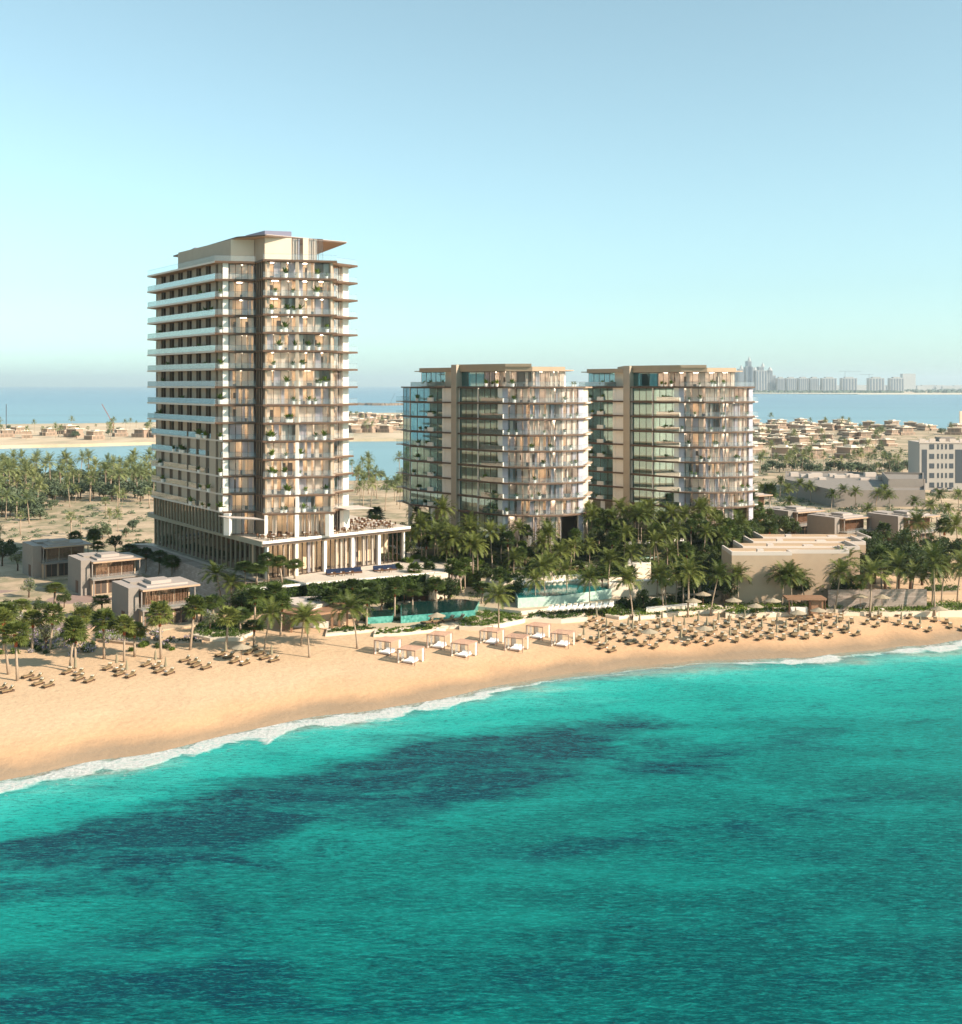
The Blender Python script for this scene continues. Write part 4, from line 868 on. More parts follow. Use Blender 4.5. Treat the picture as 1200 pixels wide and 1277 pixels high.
# ------------------------------------------------------------------ long stepped building
r = thing('hall_building', 'long low beige building with four stepped flat roof bays behind the palms', 'building', (62, 230, 3))
for k in range(4):
    x0 = 47.8 + 4.2 * k; y0 = 214 + 8.8 * k; zt = 12.5 - .25 * k
    mb = MB()
    if k == 0:
        mb.prism(ccw([(x0, y0), (x0 + 11.5, y0), (x0 + 11.5, y0 + 2.4), (x0 + 23.2, y0 + 2.4), (x0 + 23.2, y0 + 9), (x0, y0 + 9)]), 2, zt, 0, 1)
    else: mb.box(x0, y0 + .003, 2, x0 + 23.2, y0 + 9, zt, 0, 1)
    mb.build('wall', [M['sandstone'], M['cream']], r)
    mb = MB(); e = .35
    yy = y0 + (2.4 if k == 0 else 0)
    if k == 0: mb.box(x0, y0, zt + .002, x0 + 11.5, y0 + e, zt + .7); mb.box(x0 + 11.5 - e, y0 + e, zt + .002, x0 + 11.5, y0 + 2.75, zt + .7); mb.box(x0 + 11.5, yy, zt + .002, x0 + 23.2, yy + e, zt + .7)
    else: mb.box(x0, yy, zt + .002, x0 + 23.2, yy + e, zt + .7)
    mb.box(x0, y0 + e, zt + .002, x0 + e, y0 + 8.8, zt + .7); mb.box(x0 + 23.2 - e, yy + e, zt + .002, x0 + 23.2, y0 + 8.8, zt + .7)
    mb.box(x0 + 5, y0 + e, zt + .002, x0 + 6.2, y0 + 1.5, zt + 1.1); mb.box(x0 + 12 + k, y0 + 3.2, zt + .002, x0 + 14 + k, y0 + 4.4, zt + .5)
    mb.build('parapet', M['roof_white'], r)
    mb = MB(); mb.box(x0 + .5, y0 + 5.6, zt + .002, x0 + 22, y0 + 6.0, zt + .35); mb.box(x0 + .5, y0 + 7.2, zt + .002, x0 + 22, y0 + 7.5, zt + .3); mb.build('roof_upstand', M['sandstone'], r)
# ------------------------------------------------------------------ office building at right edge
x, y = G(1147, 613, 2.6); W_ = 42; D_ = 12; zt = 22.3
r = thing('office_building', 'white five storey building with dark glazed bays at the right edge', 'building', (x + 20, y + 8, 2.5))
mb = MB(); mb.box(x, y, 1, x + W_, y + D_, zt, 0, 1); M['office'] = simple('office_render', 'a8a096', .8, .1, .1); mb.build('wall', [M['office'], M['roof_white']], r)
mb = MB()
for k in range(11): mb.box(x + k * 4 - .2, y - .3, zt, x + k * 4 + 2.2, y + .3, zt + 1.3)
mb.box(x - .3, y - .25, zt - .5, x + W_, y, zt); mb.build('parapet', M['roof_white'], r)
mb = MB(); mb.box(x + 10, y + 4, zt, x + 16, y + 10, zt + 1.6); mb.box(x + 25, y + 5, zt, x + 33, y + 11, zt + 2.2); mb.build('roof_plant', M['concrete'], r)
for a, w in ((.9, 2), (14.2, 4.8), (30, 4.8)): mb = MB(); mb.box(x + a, y - .08, 6, x + a + w, y - .003, zt - 3); mb.build('glazed_bay', M['grey_metal'], r)
for fl_ in range(5):
    for k, (a, w) in enumerate(((3.9, 1.9), (7, .7), (8.6, .7), (10.2, .7), (11.8, 1.6), (20, 1.9), (23, .7), (24.8, .7), (27, 1.9), (36, 1.9))):
        z = 4.2 + fl_ * 3.8; mb = MB(); mb.box(x + a, y - .08, z, x + a + w, y - .003, z + 2.0); mb.build('window', M['grey_metal'], r)
# low grey compound
r = thing('service_building', 'low grey flat roofed service building left of the white five storey building', 'building', (150, 430, 2.5))
for lst, z1 in (([(979, 606), (1040, 620), (1154, 620), (1154, 606), (1060, 596), (980, 596)], 8.2), ([(1108, 606), (1152, 606), (1152, 598), (1100, 597)], 10.5)):
    mb = MB(); p = ccw([G(a, b, z1) for a, b in [(a, b - 6) for a, b in lst]]); mb.prism(p, 2, z1, 0, 1)
    n = len(p)
    for i in range(n): mb.wall(p[i], p[(i + 1) % n], z1, z1 + .8, -.4, 0, 0)
    mb.build('wall', [M['concrete'], M['concrete']], r)
for i in range(16):
    a, b = 990 + i * 9.5 + rg.uniform(-3, 3), 596 + rg.uniform(-2.5, 3); xx, yy = G(a, b, 8.2); mb = MB(); s_ = rg.uniform(1, 2.4)
    mb.box(xx - s_, yy - 1.2, 8.2, xx + s_, yy + 1.2, 8.2 + rg.uniform(.8, 1.8)); mb.build('roof_unit', M['roof_white'], r)
for i, (a, b) in enumerate([(1070, 620), (1082, 618), (1096, 616), (1110, 619), (1128, 617), (1060, 610), (1142, 615)]):
    x_, y_ = G(a, b - 4, 2.6); t_ = thing('shade_canopy', 'white shade canopy beside the service building, %s from left' % od([5, 2, 3, 4, 6, 1, 7].index(i + 1) + 1), 'canopy', (x_, y_, 2.6), 0, 'white canopies of the parking lot')
    mb = MB(); mb.add([(x_ - 3.4, y_ - 2.6, 5), (x_ + 3.4, y_ - 2.6, 5), (x_ + 3.4, y_ + 2.6, 5), (x_ - 3.4, y_ + 2.6, 5), (x_, y_, 6.6)], [(0, 1, 4), (1, 2, 4), (2, 3, 4), (3, 0, 4), (3, 2, 1, 0)]); mb.build('canopy_top', M['cushion_white'], t_)
    mb = MB(); mb.tube([(x_, y_, 2.4), (x_, y_, 6.3)], .12, 6); mb.build('pole', M['grey_metal'], t_)
# car prototype
def car_proto():
    o = thing('parked_car', 'parked car', 'car', (0, 0, 0), 0, None, True)
    mb = MB(); prof = [(-2.2, .35), (-2.25, .8), (-1.9, .95), (-1.3, 1.0), (-.8, 1.0), (1.5, 1.0), (2.1, .95), (2.25, .7), (2.2, .35)]
    n = len(prof); mb.add([(a, s, b) for s in (-.88, .88) for a, b in prof], [(i, (i + 1) % n, (i + 1) % n + n, i + n) for i in range(n)] + [tuple(range(n))[::-1], tuple(range(n, 2 * n))]); mb.build('body', M['roof_white'], o)
    prof = [(-1.9, .98), (-1.3, 1.45), (.3, 1.47), (1.2, .98)]; n = 4; mb = MB()
    mb.add([(a, s * (.84 if b < 1 else .68), b) for s in (-1, 1) for a, b in prof], [(i, (i + 1) % n, (i + 1) % n + n, i + n) for i in range(n)] + [tuple(range(n))[::-1], tuple(range(n, 2 * n))]); mb.build('cabin_glass', M['grey_metal'], o)
    for a in (-1.4, 1.4):
        for s in (-.85, .85): mb = MB(); mb.tube([(a, s - .1, .33), (a, s + .1, .33)], .33, 10); mb.build('wheel', M['furn'], o)
    return o
car = car_proto(); k = 0
for px, py, rz, wh in [(1062 + i * 8, 624 + .4 * (i % 2), 80, 'beside the service building') for i in range(12)] + [(1172, 612, 75, 'below the white office building'), (1184, 613, 75, 'below the white office building'), (1164, 616, 75, 'below the white office building'), (6, 693, 10, 'behind the leftmost villa'), (16, 692, 10, 'behind the leftmost villa'), (-4, 693, 10, 'behind the leftmost villa')]:
    p = P(px, py); k += 1; put(car, (p[0], p[1], p[2] + .05), R(rz), 'small pale car parked %s, %s of all the parked cars' % (wh, od(k)), 'parked cars', 1)
x, y = G(1184, 611, 2.6); r = thing('wall_mural', 'blurred red and blue painted panel by the office building', 'mural', (x, y - 1, 3))
mb = MB(); mb.box(x - 4, y - 1.2, 2.6, x + 5, y - 1, 6); mb.build('panel', M['blue'], r)
mb = MB(); mb.box(x - 3.5, y - 1.3, 4, x - 1, y - 1.203, 5.4); mb.box(x + .5, y - 1.3, 3.2, x + 3.6, y - 1.203, 4.3); mb.build('painted_patch', M['trunk_red'], r)
x, y = W(1197, 640); r = thing('tall_sign', 'pale pinkish panel on a tall post cut by the right picture edge', 'sign', (x + 2, y, 3)); mb = MB(); mb.box(x, y, 23, x + 4, y + .6, 30); mb.build('panel', M['cream'], r); mb = MB(); mb.tube([(x + 2, y + .3, 2), (x + 2, y + .3, 23)], .3, 8); mb.build('post', M['grey_metal'], r)
# ------------------------------------------------------------------ skyline
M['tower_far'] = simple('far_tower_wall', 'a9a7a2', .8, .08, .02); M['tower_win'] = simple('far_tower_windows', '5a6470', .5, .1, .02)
def block(root, x, y, w, d, z0, z1, st=9, nb=6):
    mb = MB(); mb.box(x - w / 2, y, z0, x + w / 2, y + d, z1, 0)
    mb.build('wall', [M['tower_far']], root); mb = MB()
    for i in range(nb): mb.box(x - w / 2 + w * (i + .25) / nb, y - .8, z0 + 4, x - w / 2 + w * (i + .75) / nb, y - .05, z1 - 4)
    mb.build('window_band', M['tower_win'], root)
D0 = 6500; S_ = D0 / F
def far_thing(px, label, cat, group=None): return thing(cat.replace(' ', '_'), label, cat, ((px - 600) * S_, D0, 2), 0, group)
X = lambda px: (px - 600) * S_
Zp = lambda py: 45 + (480 - py) * S_
r = far_thing(945, 'hazy stepped palace hotel with a pointed central tower on the far shore', 'hotel building')
for a, b, t_ in ((918, 8, 464), (926, 6, 460), (936, 5, 450), (936, 9, 457), (943, 7, 461), (953, 6, 457), (951, 14, 462), (962, 8, 462), (969, 6, 468), (910, 8, 462)): block(r, X(a), D0 + (a % 5) * 20, b * S_, 60, 2, Zp(t_), nb=4)
mb = MB()
for a, b, t_, tp in ((936, 4.6, 450, 444.5), (918, 7, 464, 458.5), (953, 5, 457, 452.5), (926, 5, 460, 455.5), (962, 7, 462, 457.5), (943, 6, 461, 457.5)): mb.cone((X(a), D0 + 30), b * S_ * .5, b * S_ * .08, Zp(t_), Zp(tp), 8)
mb.build('roof_dome', M['tower_far'], r)
apx = [(975, 10), (988, 13), (1003, 13), (1017, 12), (1035.5, 19), (1060.5, 20), (1094.5, 20), (1120, 18)]
for k, (a, w) in enumerate(apx):
    r = far_thing(a, 'hazy apartment block on the far shore, %s of the row from the palace hotel' % od(k + 1), 'far apartment block', 'apartment blocks on the far shore')
    block(r, X(a), D0 + 10, w * S_ * .93, 50, 2, Zp(471.5), nb=5); mb = MB(); mb.box(X(a - w * .25), D0 + 15, Zp(471.5), X(a + w * .25), D0 + 50, Zp(470)); mb.build('roof_plant', M['tower_far'], r)
r = far_thing(1134, 'wide hazy block far right on the horizon', 'far apartment block'); r.location.y = 9000
mb = MB(); s2 = 9000 / F; mb.box((1126 - 600) * s2, 9000, 2, (1142 - 600) * s2, 9060, 45 + 14 * s2); mb.build('wall', M['tower_far'], r)
r.name = 'far_apartment_block'
rb = random.Random(9)
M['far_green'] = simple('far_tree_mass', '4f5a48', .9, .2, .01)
mb = MB()
for i in range(600):
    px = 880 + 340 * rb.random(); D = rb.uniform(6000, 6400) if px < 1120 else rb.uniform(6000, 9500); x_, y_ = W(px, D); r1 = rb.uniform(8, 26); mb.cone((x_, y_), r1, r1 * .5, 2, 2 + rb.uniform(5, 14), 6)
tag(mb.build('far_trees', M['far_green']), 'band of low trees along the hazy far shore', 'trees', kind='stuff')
mb = MB()
for i in range(500):
    px = 1000 + 240 * rb.random(); D = rb.uniform(9000, 20000); x_, y_ = W(px, D); w_ = rb.uniform(15, 60); mb.box(x_ - w_, y_, 2, x_ + w_, y_ + 30, rb.uniform(10, 45))
tag(mb.build('far_city', M['tower_far']), 'low hazy city spread along the horizon at right', 'city', kind='stuff')
def crane(px, D, ph, jib, label, color='grey_metal', lean=0):
    x_, y_ = W(px, D); s_ = D / F; r = thing('tower_crane', label, 'crane', (x_, y_, 2)); mb = MB(); w_ = max(.35, s_ * .22)
    mb.tube([(x_, y_, 0), (x_ + lean * s_, y_, ph)], w_, 5); mb.build('mast', M[color], r)
    if jib: mb = MB(); mb.tube([(x_ + lean * s_ - jib[0] * s_, y_, ph), (x_ + lean * s_ + jib[1] * s_, y_, ph + jib[2] * s_)], w_ * .7, 5); mb.build('jib', M[color], r)
crane(1054, 6450, Zp(463), (8, 20, 0), 'left one of two hazy tower cranes above the far apartment row')
crane(1084, 6450, Zp(467), (11, 5, 0), 'right one of two hazy tower cranes above the far apartment row')
crane(8, 1000, 45 - 24 * 1000 / F, None, 'dark vertical crane mast standing on the spit at the left edge')
crane(141.5, 1050, 45 - 50 * 1050 / F, (14, 0, 0), 'slanted reddish crane on the spit left of the tower', 'trunk_red')
crane(484, 2500, 45 - 28 * 2500 / F, (0, 9, 18), 'thin dark crane on the sea wall between the tower and middle block')
# the jib of the slanted crane
for o in list(bpy.data.objects):
    if o.get('label', '').startswith('slanted reddish'):
        for c in o.children:
            if c.name.startswith('jib'): bpy.data.objects.remove(c)
        x_, y_ = W(142, 1050); mb = MB(); mb.tube([(x_, y_, 45 - 50 * .75), (x_ - 11, y_, 45 - 24 * .75)], .3, 5); mb.build('jib', M['trunk_red'], o)
# ------------------------------------------------------------------ vegetation prototypes
def frond(mb, base, az, el, L, droop, n, R_, wleaf=.09, lleaf=.75, m=0):
    """feather palm frond: curved rib with paired drooping leaflets"""
    p = Vector(base); d = Vector((math.cos(az) * math.cos(el), math.sin(az) * math.cos(el), math.sin(el))); step = L / n; side = Vector((-math.sin(az), math.cos(az), 0)); pts = [p.copy()]
    for i in range(n):
        t_ = i / n; p = p + d * step; d = (d + Vector((0, 0, -droop * step * (.35 + t_)))).normalized(); pts.append(p.copy())
        if i < 1: continue
        ll = lleaf * math.sin(math.pi * min(.97, (t_ * .85 + .14))) + .12; up = side.cross(d).normalized()
        for sg in (-1, 1):
            o = (side * sg * .85 + d * .55 - up * R_.uniform(.05, .5) + Vector((0, 0, -.15))).normalized() * ll * R_.uniform(.85, 1.1); w_ = d * wleaf
            mb.add([p - w_, p + w_, p + o + w_ * .3, p + o - w_ * .3], [(0, 1, 2, 3)], m)
    for a, b in zip(pts, pts[1:]): mb.add([a + side * .035, a - side * .035, b - side * .03, b + side * .03], [(0, 1, 2, 3)], m)
def coconut(seed, Ht=9.0, lean=.8, nf=31, mat='frond', nseg=16, L0=4.1, wl=.12):
    R_ = random.Random(seed); o = thing('coconut_palm', 'palm', 'palm tree', (0, 0, 0), 0, None, True)
    la = R_.uniform(0, 6.28); top = Vector((math.cos(la) * lean, math.sin(la) * lean, Ht)); mb = MB()
    pts = [(top.x * (k / 7) ** 1.7, top.y * (k / 7) ** 1.7, Ht * k / 7 - (.4 if k == 0 else 0)) for k in range(8)]
    mb.tube(pts, [.27, .18, .16, .15, .14, .135, .13, .15], 7); mb.build('trunk', M['trunk'], o, True)
    mb = MB()
    for i in range(nf):
        t_ = i / nf; az = i * 2.4 + R_.uniform(-.2, .2); el = R(78) - t_ * R(100) + R_.uniform(-.1, .1); frond(mb, top, az, el, L0 * R_.uniform(.85, 1.1), .42 + .1 * t_, nseg, R_, wl)
    mb.build('crown', M[mat], o); return o
def fanpalm(seed, Ht=7.5, mat='frond_dark', n=58, tr='trunk_red', rad=1.32, seg=12):
    R_ = random.Random(seed); o = thing('fan_palm', 'palm', 'palm tree', (0, 0, 0), 0, None, True); mb = MB()
    lx, ly = R_.uniform(-.25, .25), R_.uniform(-.25, .25)
    mb.tube([(0, 0, -.4), (lx * .3, ly * .3, Ht * .35), (lx * .6, ly * .6, Ht * .76)], [.26, .19, .19], 7, 0)
    mb.tube([(lx * .6, ly * .6, Ht * .72), (lx, ly, Ht - .1)], [.22, .32], 8, 1); mb.build('trunk', [M['trunk'], M[tr]], o, True)
    mb = MB(); top = Vector((lx, ly, Ht))
    for i in range(n):
        t_ = (i + .5) / n; az = i * 2.4 + R_.uniform(-.25, .25); el = R(80) - t_ * R(118); d = Vector((math.cos(az) * math.cos(el), math.sin(az) * math.cos(el), math.sin(el)))
        pl = R_.uniform(.75, 1.25) * rad; c = top + d * pl + Vector((0, 0, -.15 * t_)); side = Vector((-math.sin(az), math.cos(az), 0)); up = side.cross(d)
        mb.add([top + side * .03, top - side * .03, c - side * .03, c + side * .03], [(0, 1, 2, 3)])
        for k in range(seg):
            a = (k - (seg - 1) / 2) / (seg - 1) * R(210); ln = R_.uniform(.75, 1.05) * (1.0 - .18 * abs(a)) * rad * 1.05
            dr = (d * math.cos(a) + side * math.sin(a)).normalized(); ds = (side * math.cos(a) - d * math.sin(a)) * .12
            mid = c + dr * ln * .6 + up * .06; e = c + dr * ln - Vector((0, 0, .28 + .15 * R_.random()))
            mb.add([c, mid - ds, e, mid + ds], [(0, 1, 2, 3)])
    mb.build('crown', M[mat], o); return o
def broadtree(seed, Ht=6.0, rad=2.6, mat='leaf', nl=2600, flower=0.0, leaf=.20, name='broadleaf_tree'):
    R_ = random.Random(seed); o = thing(name, 'tree', 'tree', (0, 0, 0), 0, None, True); mb = MB(); cl = []
    mb.tube([(0, 0, -.4), (.1, 0, Ht * .25), (.05, .1, Ht * .45)], [.24, .18, .14], 7)
    for i in range(11):
        az = i * 2.4 + R_.uniform(-.4, .4); rr = rad * math.sqrt(R_.uniform(.08, 1)) * .72; e = Vector((math.cos(az) * rr, math.sin(az) * rr, Ht * R_.uniform(.52, .92) - rr * .12)); s = Vector((0.05, .1, Ht * R_.uniform(.25, .45)))
        mb.tube([s, (s + e) / 2 + Vector((0, 0, .2)), e], [.1, .06, .03], 5); cl.append((e, rad * R_.uniform(.26, .46)))
    mb.build('trunk', M['trunk_brown'], o, True); mb = MB()
    for i in range(nl):
        c, r1 = R_.choice(cl); d = Vector((R_.gauss(0, 1), R_.gauss(0, 1), R_.gauss(0, .8))).normalized() * r1 * R_.uniform(.5, 1.08); p = c + d
        a = Vector((R_.uniform(-1, 1), R_.uniform(-1, 1), R_.uniform(-.7, .7))).normalized() * leaf * R_.uniform(.7, 1.3); b = a.cross(Vector((R_.uniform(-1, 1), R_.uniform(-1, 1), R_.uniform(-1, 1)))).normalized() * leaf * .5
        mb.add([p - a, p + b, p + a, p - b], [(0, 1, 2, 3)], 1 if R_.random() < flower and d.z > 0 else 0)
    mb.build('crown', [M[mat], M['flower']], o); return o
def bushp(seed, rad=1.0, mat='leaf_bed', nl=420, flower=0, name='shrub'):
    R_ = random.Random(seed); mb = MB(); cl = [(Vector((R_.uniform(-.5, .5) * rad, R_.uniform(-.5, .5) * rad, R_.uniform(.25, .6) * rad)), rad * R_.uniform(.4, .65)) for _ in range(6)]
    for i in range(nl):
        c, r1 = R_.choice(cl); d = Vector((R_.gauss(0, 1), R_.gauss(0, 1), R_.gauss(0, 1))).normalized() * r1 * R_.uniform(.6, 1.08); p = c + d
        if p.z < 0: p.z *= -.5
        a = Vector((R_.uniform(-1, 1), R_.uniform(-1, 1), R_.uniform(-.7, .7))).normalized() * .17; b = a.cross(Vector((R_.uniform(-1, 1), R_.uniform(-1, 1), R_.uniform(-1, 1)))).normalized() * .09
        mb.add([p - a, p + b, p + a, p - b], [(0, 1, 2, 3)], 1 if R_.random() < flower else 0)
    o = mb.build(name, [M[mat], M['flower']]); tag(o, 'shrub', 'shrub'); return o
CO = [coconut(s, 9, l) for s, l in ((1, .5), (2, 1.1), (3, .2), (4, .8))]
FP = [fanpalm(s, 7.5) for s in (5, 6, 7)]
FG = [fanpalm(s, 7.5, 'frond', 54) for s in (15, 16)]
BT = [broadtree(s, 6.5, 2.9) for s in (8, 9, 10)]
PT = [broadtree(s, 5.0, 2.1, 'leaf_pale', 1500, .12, .15, 'flowering_tree') for s in (11, 12)]
SB = [bushp(s) for s in (13, 14)]; SD = [bushp(17, 1.1, 'leaf', 420)]; SF = [bushp(18, 1.0, 'leaf_pale', 380, .4, 'flowering_shrub')]
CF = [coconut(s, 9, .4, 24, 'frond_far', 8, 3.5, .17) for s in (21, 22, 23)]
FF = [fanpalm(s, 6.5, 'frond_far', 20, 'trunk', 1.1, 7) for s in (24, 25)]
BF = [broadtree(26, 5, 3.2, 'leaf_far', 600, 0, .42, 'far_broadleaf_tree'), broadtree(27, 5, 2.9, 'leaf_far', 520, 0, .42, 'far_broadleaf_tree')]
rv = random.Random(99)
PLAN = []      # (px, point, proto, height scale, radius scale, name text, where text, group)
def plan(kind, px, py, top=None, wh='', g='', s=None, pt=None):
    p = pt or P(px, py); base = {'co': 9.0, 'fp': 7.5, 'fg': 7.5, 'bt': 6.2, 'pt': 4.8, 'cf': 9.0, 'ff': 6.5, 'bf': 4.6}.get(kind)
    sz = ((py - top) * p[1] / F) / base if top is not None else (s or 1)
    ww = s if s else {'co': .6 + .4 * sz, 'fp': .9, 'fg': .9}.get(kind, sz)
    PLAN.append((px, p, kind, sz, ww, wh, g))
KN = {'co': ('tall coconut palm', CO), 'fp': ('dark fan palm', FP), 'fg': ('green fan palm', FG), 'bt': ('dark broadleaf tree', BT), 'pt': ('pale flowering tree', PT), 'cf': ('distant feather palm', CF), 'ff': ('distant fan palm', FF), 'bf': ('distant broadleaf tree', BF),
      'sb': ('green shrub', SB), 'sd': ('dark green shrub', SD), 'sf': ('lilac flowering shrub', SF), }
# beach front rows (photo: trunk foot, crown centre)
wh = 'on the left beach front'
for px, py, t_ in [(11, 841, 775), (22, 849, 790), (62, 814, 765), (87, 837, 783), (94, 834, 790), (106, 810, 768), (130, 822, 772), (155, 826, 780), (168, 819, 785), (201, 822, 764), (237, 811, 757), (282, 811, 768), (350, 793, 752), (317, 807, 780), (-12, 836, 770), (68, 755, 733), (5, 812, 764), (40, 812, 772)]: plan('fg' if px not in (317, 350) else 'fp', px, py, t_, wh, 'palms along the left beach front')
for px, py, t_ in [(276, 757, 716), (289, 762, 727), (329, 815, 764), (376, 805, 770), (386, 820, 769)]: plan('co', px, py, t_, 'around the timber roofed restaurant', 'coconut palms by the restaurant')
for px, py, t_ in [(446, 809, 758), (457, 785, 745)]: plan('co' if px < 450 else 'fp', px, py, t_, 'between restaurant and turquoise pool', 'palms by the turquoise pool')
for px, py, t_ in [(492, 775, 732), (576, 746, 710), (601, 760, 733), (425, 772, 738), (540, 745, 722), (480, 752, 730)]: plan('fp', px, py, t_, 'near the turquoise pool and green wall', 'palms by the turquoise pool')
for px, py, t_ in [(622, 787, 742), (680, 757, 709), (789, 771, 723), (828, 765, 717), (843, 754, 716), (758, 748, 700)]: plan('co', px, py, t_, 'in front of the middle block garden', 'coconut palms of the garden front')
for px, py, t_ in [(526, 706, 656), (547, 712, 667), (507, 700, 668), (565, 722, 672), (590, 720, 678)]: plan('co', px, py, t_, 'between the tower podium and the middle block', 'tall coconut palms beside the podium')
for px, py, t_ in [(858, 770, 714), (866, 755, 718), (886, 768, 717), (920, 759, 717), (988, 762, 716), (1031, 751, 708), (1042, 764, 714), (1085, 770, 716), (1118, 761, 706), (1162, 762, 715), (1166, 770, 702), (1174, 754, 708), (1194, 751, 703), (1208, 768, 706), (1136, 758, 716), (1060, 752, 700)]: plan('co', px, py, t_, 'at the back of the right beach', 'coconut palms along the right beach')
for px, py, t_ in [(950, 746, 703), (913, 748, 712), (1010, 748, 716), (1100, 752, 694)]: plan('fp', px, py, t_, 'in front of the stepped building', 'fan palms along the right beach')
for px, py, t_ in [(335, 727, 697), (352, 727, 700), (320, 729, 708), (232, 708, 690), (368, 724, 703), (306, 730, 706)]: plan('fp' if px != 232 else 'fg', px, py, t_, 'on the podium corner', 'trees on the podium terrace corner', pt=(*G(px, py, 7.95), 7.95) if px > 240 else None)
for px, py, t_ in [(198, 722, 694), (182, 716, 690), (215, 728, 700), (170, 712, 690)]: plan('fp', px, py, t_, 'shaded beside the grey stone wall', 'shaded palms beside the stone wall')
for px, py, t_ in [(117, 693, 668), (144, 690, 668), (3, 706, 672), (15, 700, 678)]: plan('fg' if px == 117 else 'bt', px, py, t_, 'just behind the leftmost villa', 'trees behind the left villas')
plan('fg', 117, 693, 666, 'just behind the leftmost villa', 'trees behind the left villas')
for px, py, t_ in [(110, 775, 752), (35, 800, 765), (58, 812, 780), (5, 795, 758), (262, 790, 762), (148, 792, 775), (300, 785, 765), (98, 770, 752)]: plan('pt', px, py, t_, 'among the lilac shrubs left of the restaurant', 'pale flowering trees by the villas')
# forest round the two glazed blocks
pts_ = []; tries = 0
while len(pts_) < 135 and tries < 12000:
    tries += 1; y = rv.uniform(205, 262); px = rv.uniform(485, 1000); x = (px - 600) * y / F
    if any(inside((x, y), b) for b in BEDS) and rv.random() < .85: continue
    if x < -19 and y < 225: continue
    if -20 < x < 24 and y > 243: continue
    if 22 < x < 68 and y > 259 - 0 * x: continue
    if x > 44 + (y - 214) * .45 - 2: continue
    if y < 235 and rv.random() < (.93 if px < 900 else .7): continue
    if y < 212 and px < 640: continue
    if x < 24 and y > 241: continue
    if any((x - a) ** 2 + (y - b) ** 2 < (2.7 if y > 230 else 3.6) ** 2 for a, b in pts_): continue
    pts_.append((x, y))
for x, y in pts_:
    px = 600 + F * x / y; near = y < 224; k = rv.choice(['fp', 'fp', 'fp', 'co', 'bt'] if near else ['fp', 'fp', 'fp', 'bt', 'bt', 'co', 'co'])
    g = 'trees in the garden of the glazed blocks'; plan(k, px, 0, None, 'in the garden wood before the glazed blocks', g, rv.uniform(.62, .85) if k != 'bt' else rv.uniform(.5, .85), (x, y, h(x, y)))
for x, y in [(-17, 250), (-14, 256), (-22, 252), (-20, 262), (-25, 266), (-15, 268), (-18, 275), (-24, 280), (-30, 272), (-12, 246), (-8, 245), (-26, 258), (-34, 282), (-22, 290), (-28, 296)]: plan(rv.choice(['co', 'bt', 'fp', 'co']), 600 + F * x / y, 0, None, 'in the gap right of the podium', 'trees in the gap beside the podium', rv.uniform(.8, 1.1), (x, y, max(h(x, y), 3)))
for i in range(26):
    a, b = rv.uniform(905, 962), rv.uniform(640, 700); p = P(a, b)
    if p[0] < 62 and p[1] > 255: continue
    if p[0] > 44 + (p[1] - 214) * .45: continue
    plan(rv.choice(['bt', 'bt', 'fp']), a, 0, None, 'left of the stepped building', 'trees left of the stepped building', rv.uniform(.8, 1.2), p)
for px, py, k, s in [(1075, 735, 'bt', 1.3), (1090, 728, 'bt', 1.5), (1105, 735, 'bt', 1.6), (1120, 738, 'bt', 1.5), (1135, 735, 'bt', 1.5), (1150, 730, 'bt', 1.4), (1165, 718, 'bt', 1.3), (1085, 705, 'bt', 1.3), (1130, 712, 'bt', 1.5), (1185, 712, 'bt', 1.2), (1100, 700, 'fp', 1), (1150, 700, 'co', 1), (1195, 705, 'co', 1), (1178, 695, 'fp', 1), (1208, 722, 'bt', 1.3), (1060, 745, 'bt', .7), (1000, 748, 'bt', .7), (1020, 750, 'bt', .6), (1010, 702, 'bt', .6), (1055, 700, 'bt', .7), (970, 672, 'bt', 1), (980, 668, 'bt', .8), (1070, 690, 'bt', .6), (1125, 690, 'bt', .8), (990, 676, 'bt', .9), (1160, 688, 'bt', .7)]:
    p = P(px, py); plan(k, px, 0, None, 'right of the stepped building', 'trees right of the stepped building', s, p)
# mid distance palms at right
for cx, cy in [(350, 375), (420, 345), (470, 375), (465, 430), (553, 365), (640, 400), (700, 380), (745, 390), (830, 395), (895, 405), (990, 430), (1070, 445), (1150, 460), (1185, 400), (800, 460), (380, 395), (490, 352), (870, 380), (1120, 400), (300, 380)]:
    px = 850 + cx / 3.43; py = 500 + cy / 3.43; plan('co', px, py + 21, py, 'on the sandy ground behind the resort villas', 'palms on the sand behind the villas', .85)
# far right estate greenery
for i in range(150):
    px, py = rv.uniform(938, 1200), 521 + 75 * rv.random() ** 1.3; p = G(px, py, 2.5)
    if p[1] > interp(YB, p[0]) - 15 or (px > 1120 and py > 545): continue
    plan(rv.choice(['cf', 'cf', 'bf', 'bf', 'ff']), px, 0, None, 'in the villa estate far right', 'trees of the villa estate', rv.uniform(.7, 1.1), (p[0], p[1], 2.6))
for i in range(46):
    px, py = 945 + 190 * i / 46 + rv.uniform(-3, 3), 588 + rv.uniform(-3, 4); plan(rv.choice(['bf', 'bf', 'cf']), px, 0, None, 'in the row behind the service building', 'tree row behind the service building', rv.uniform(.7, 1.0), P(px, py))
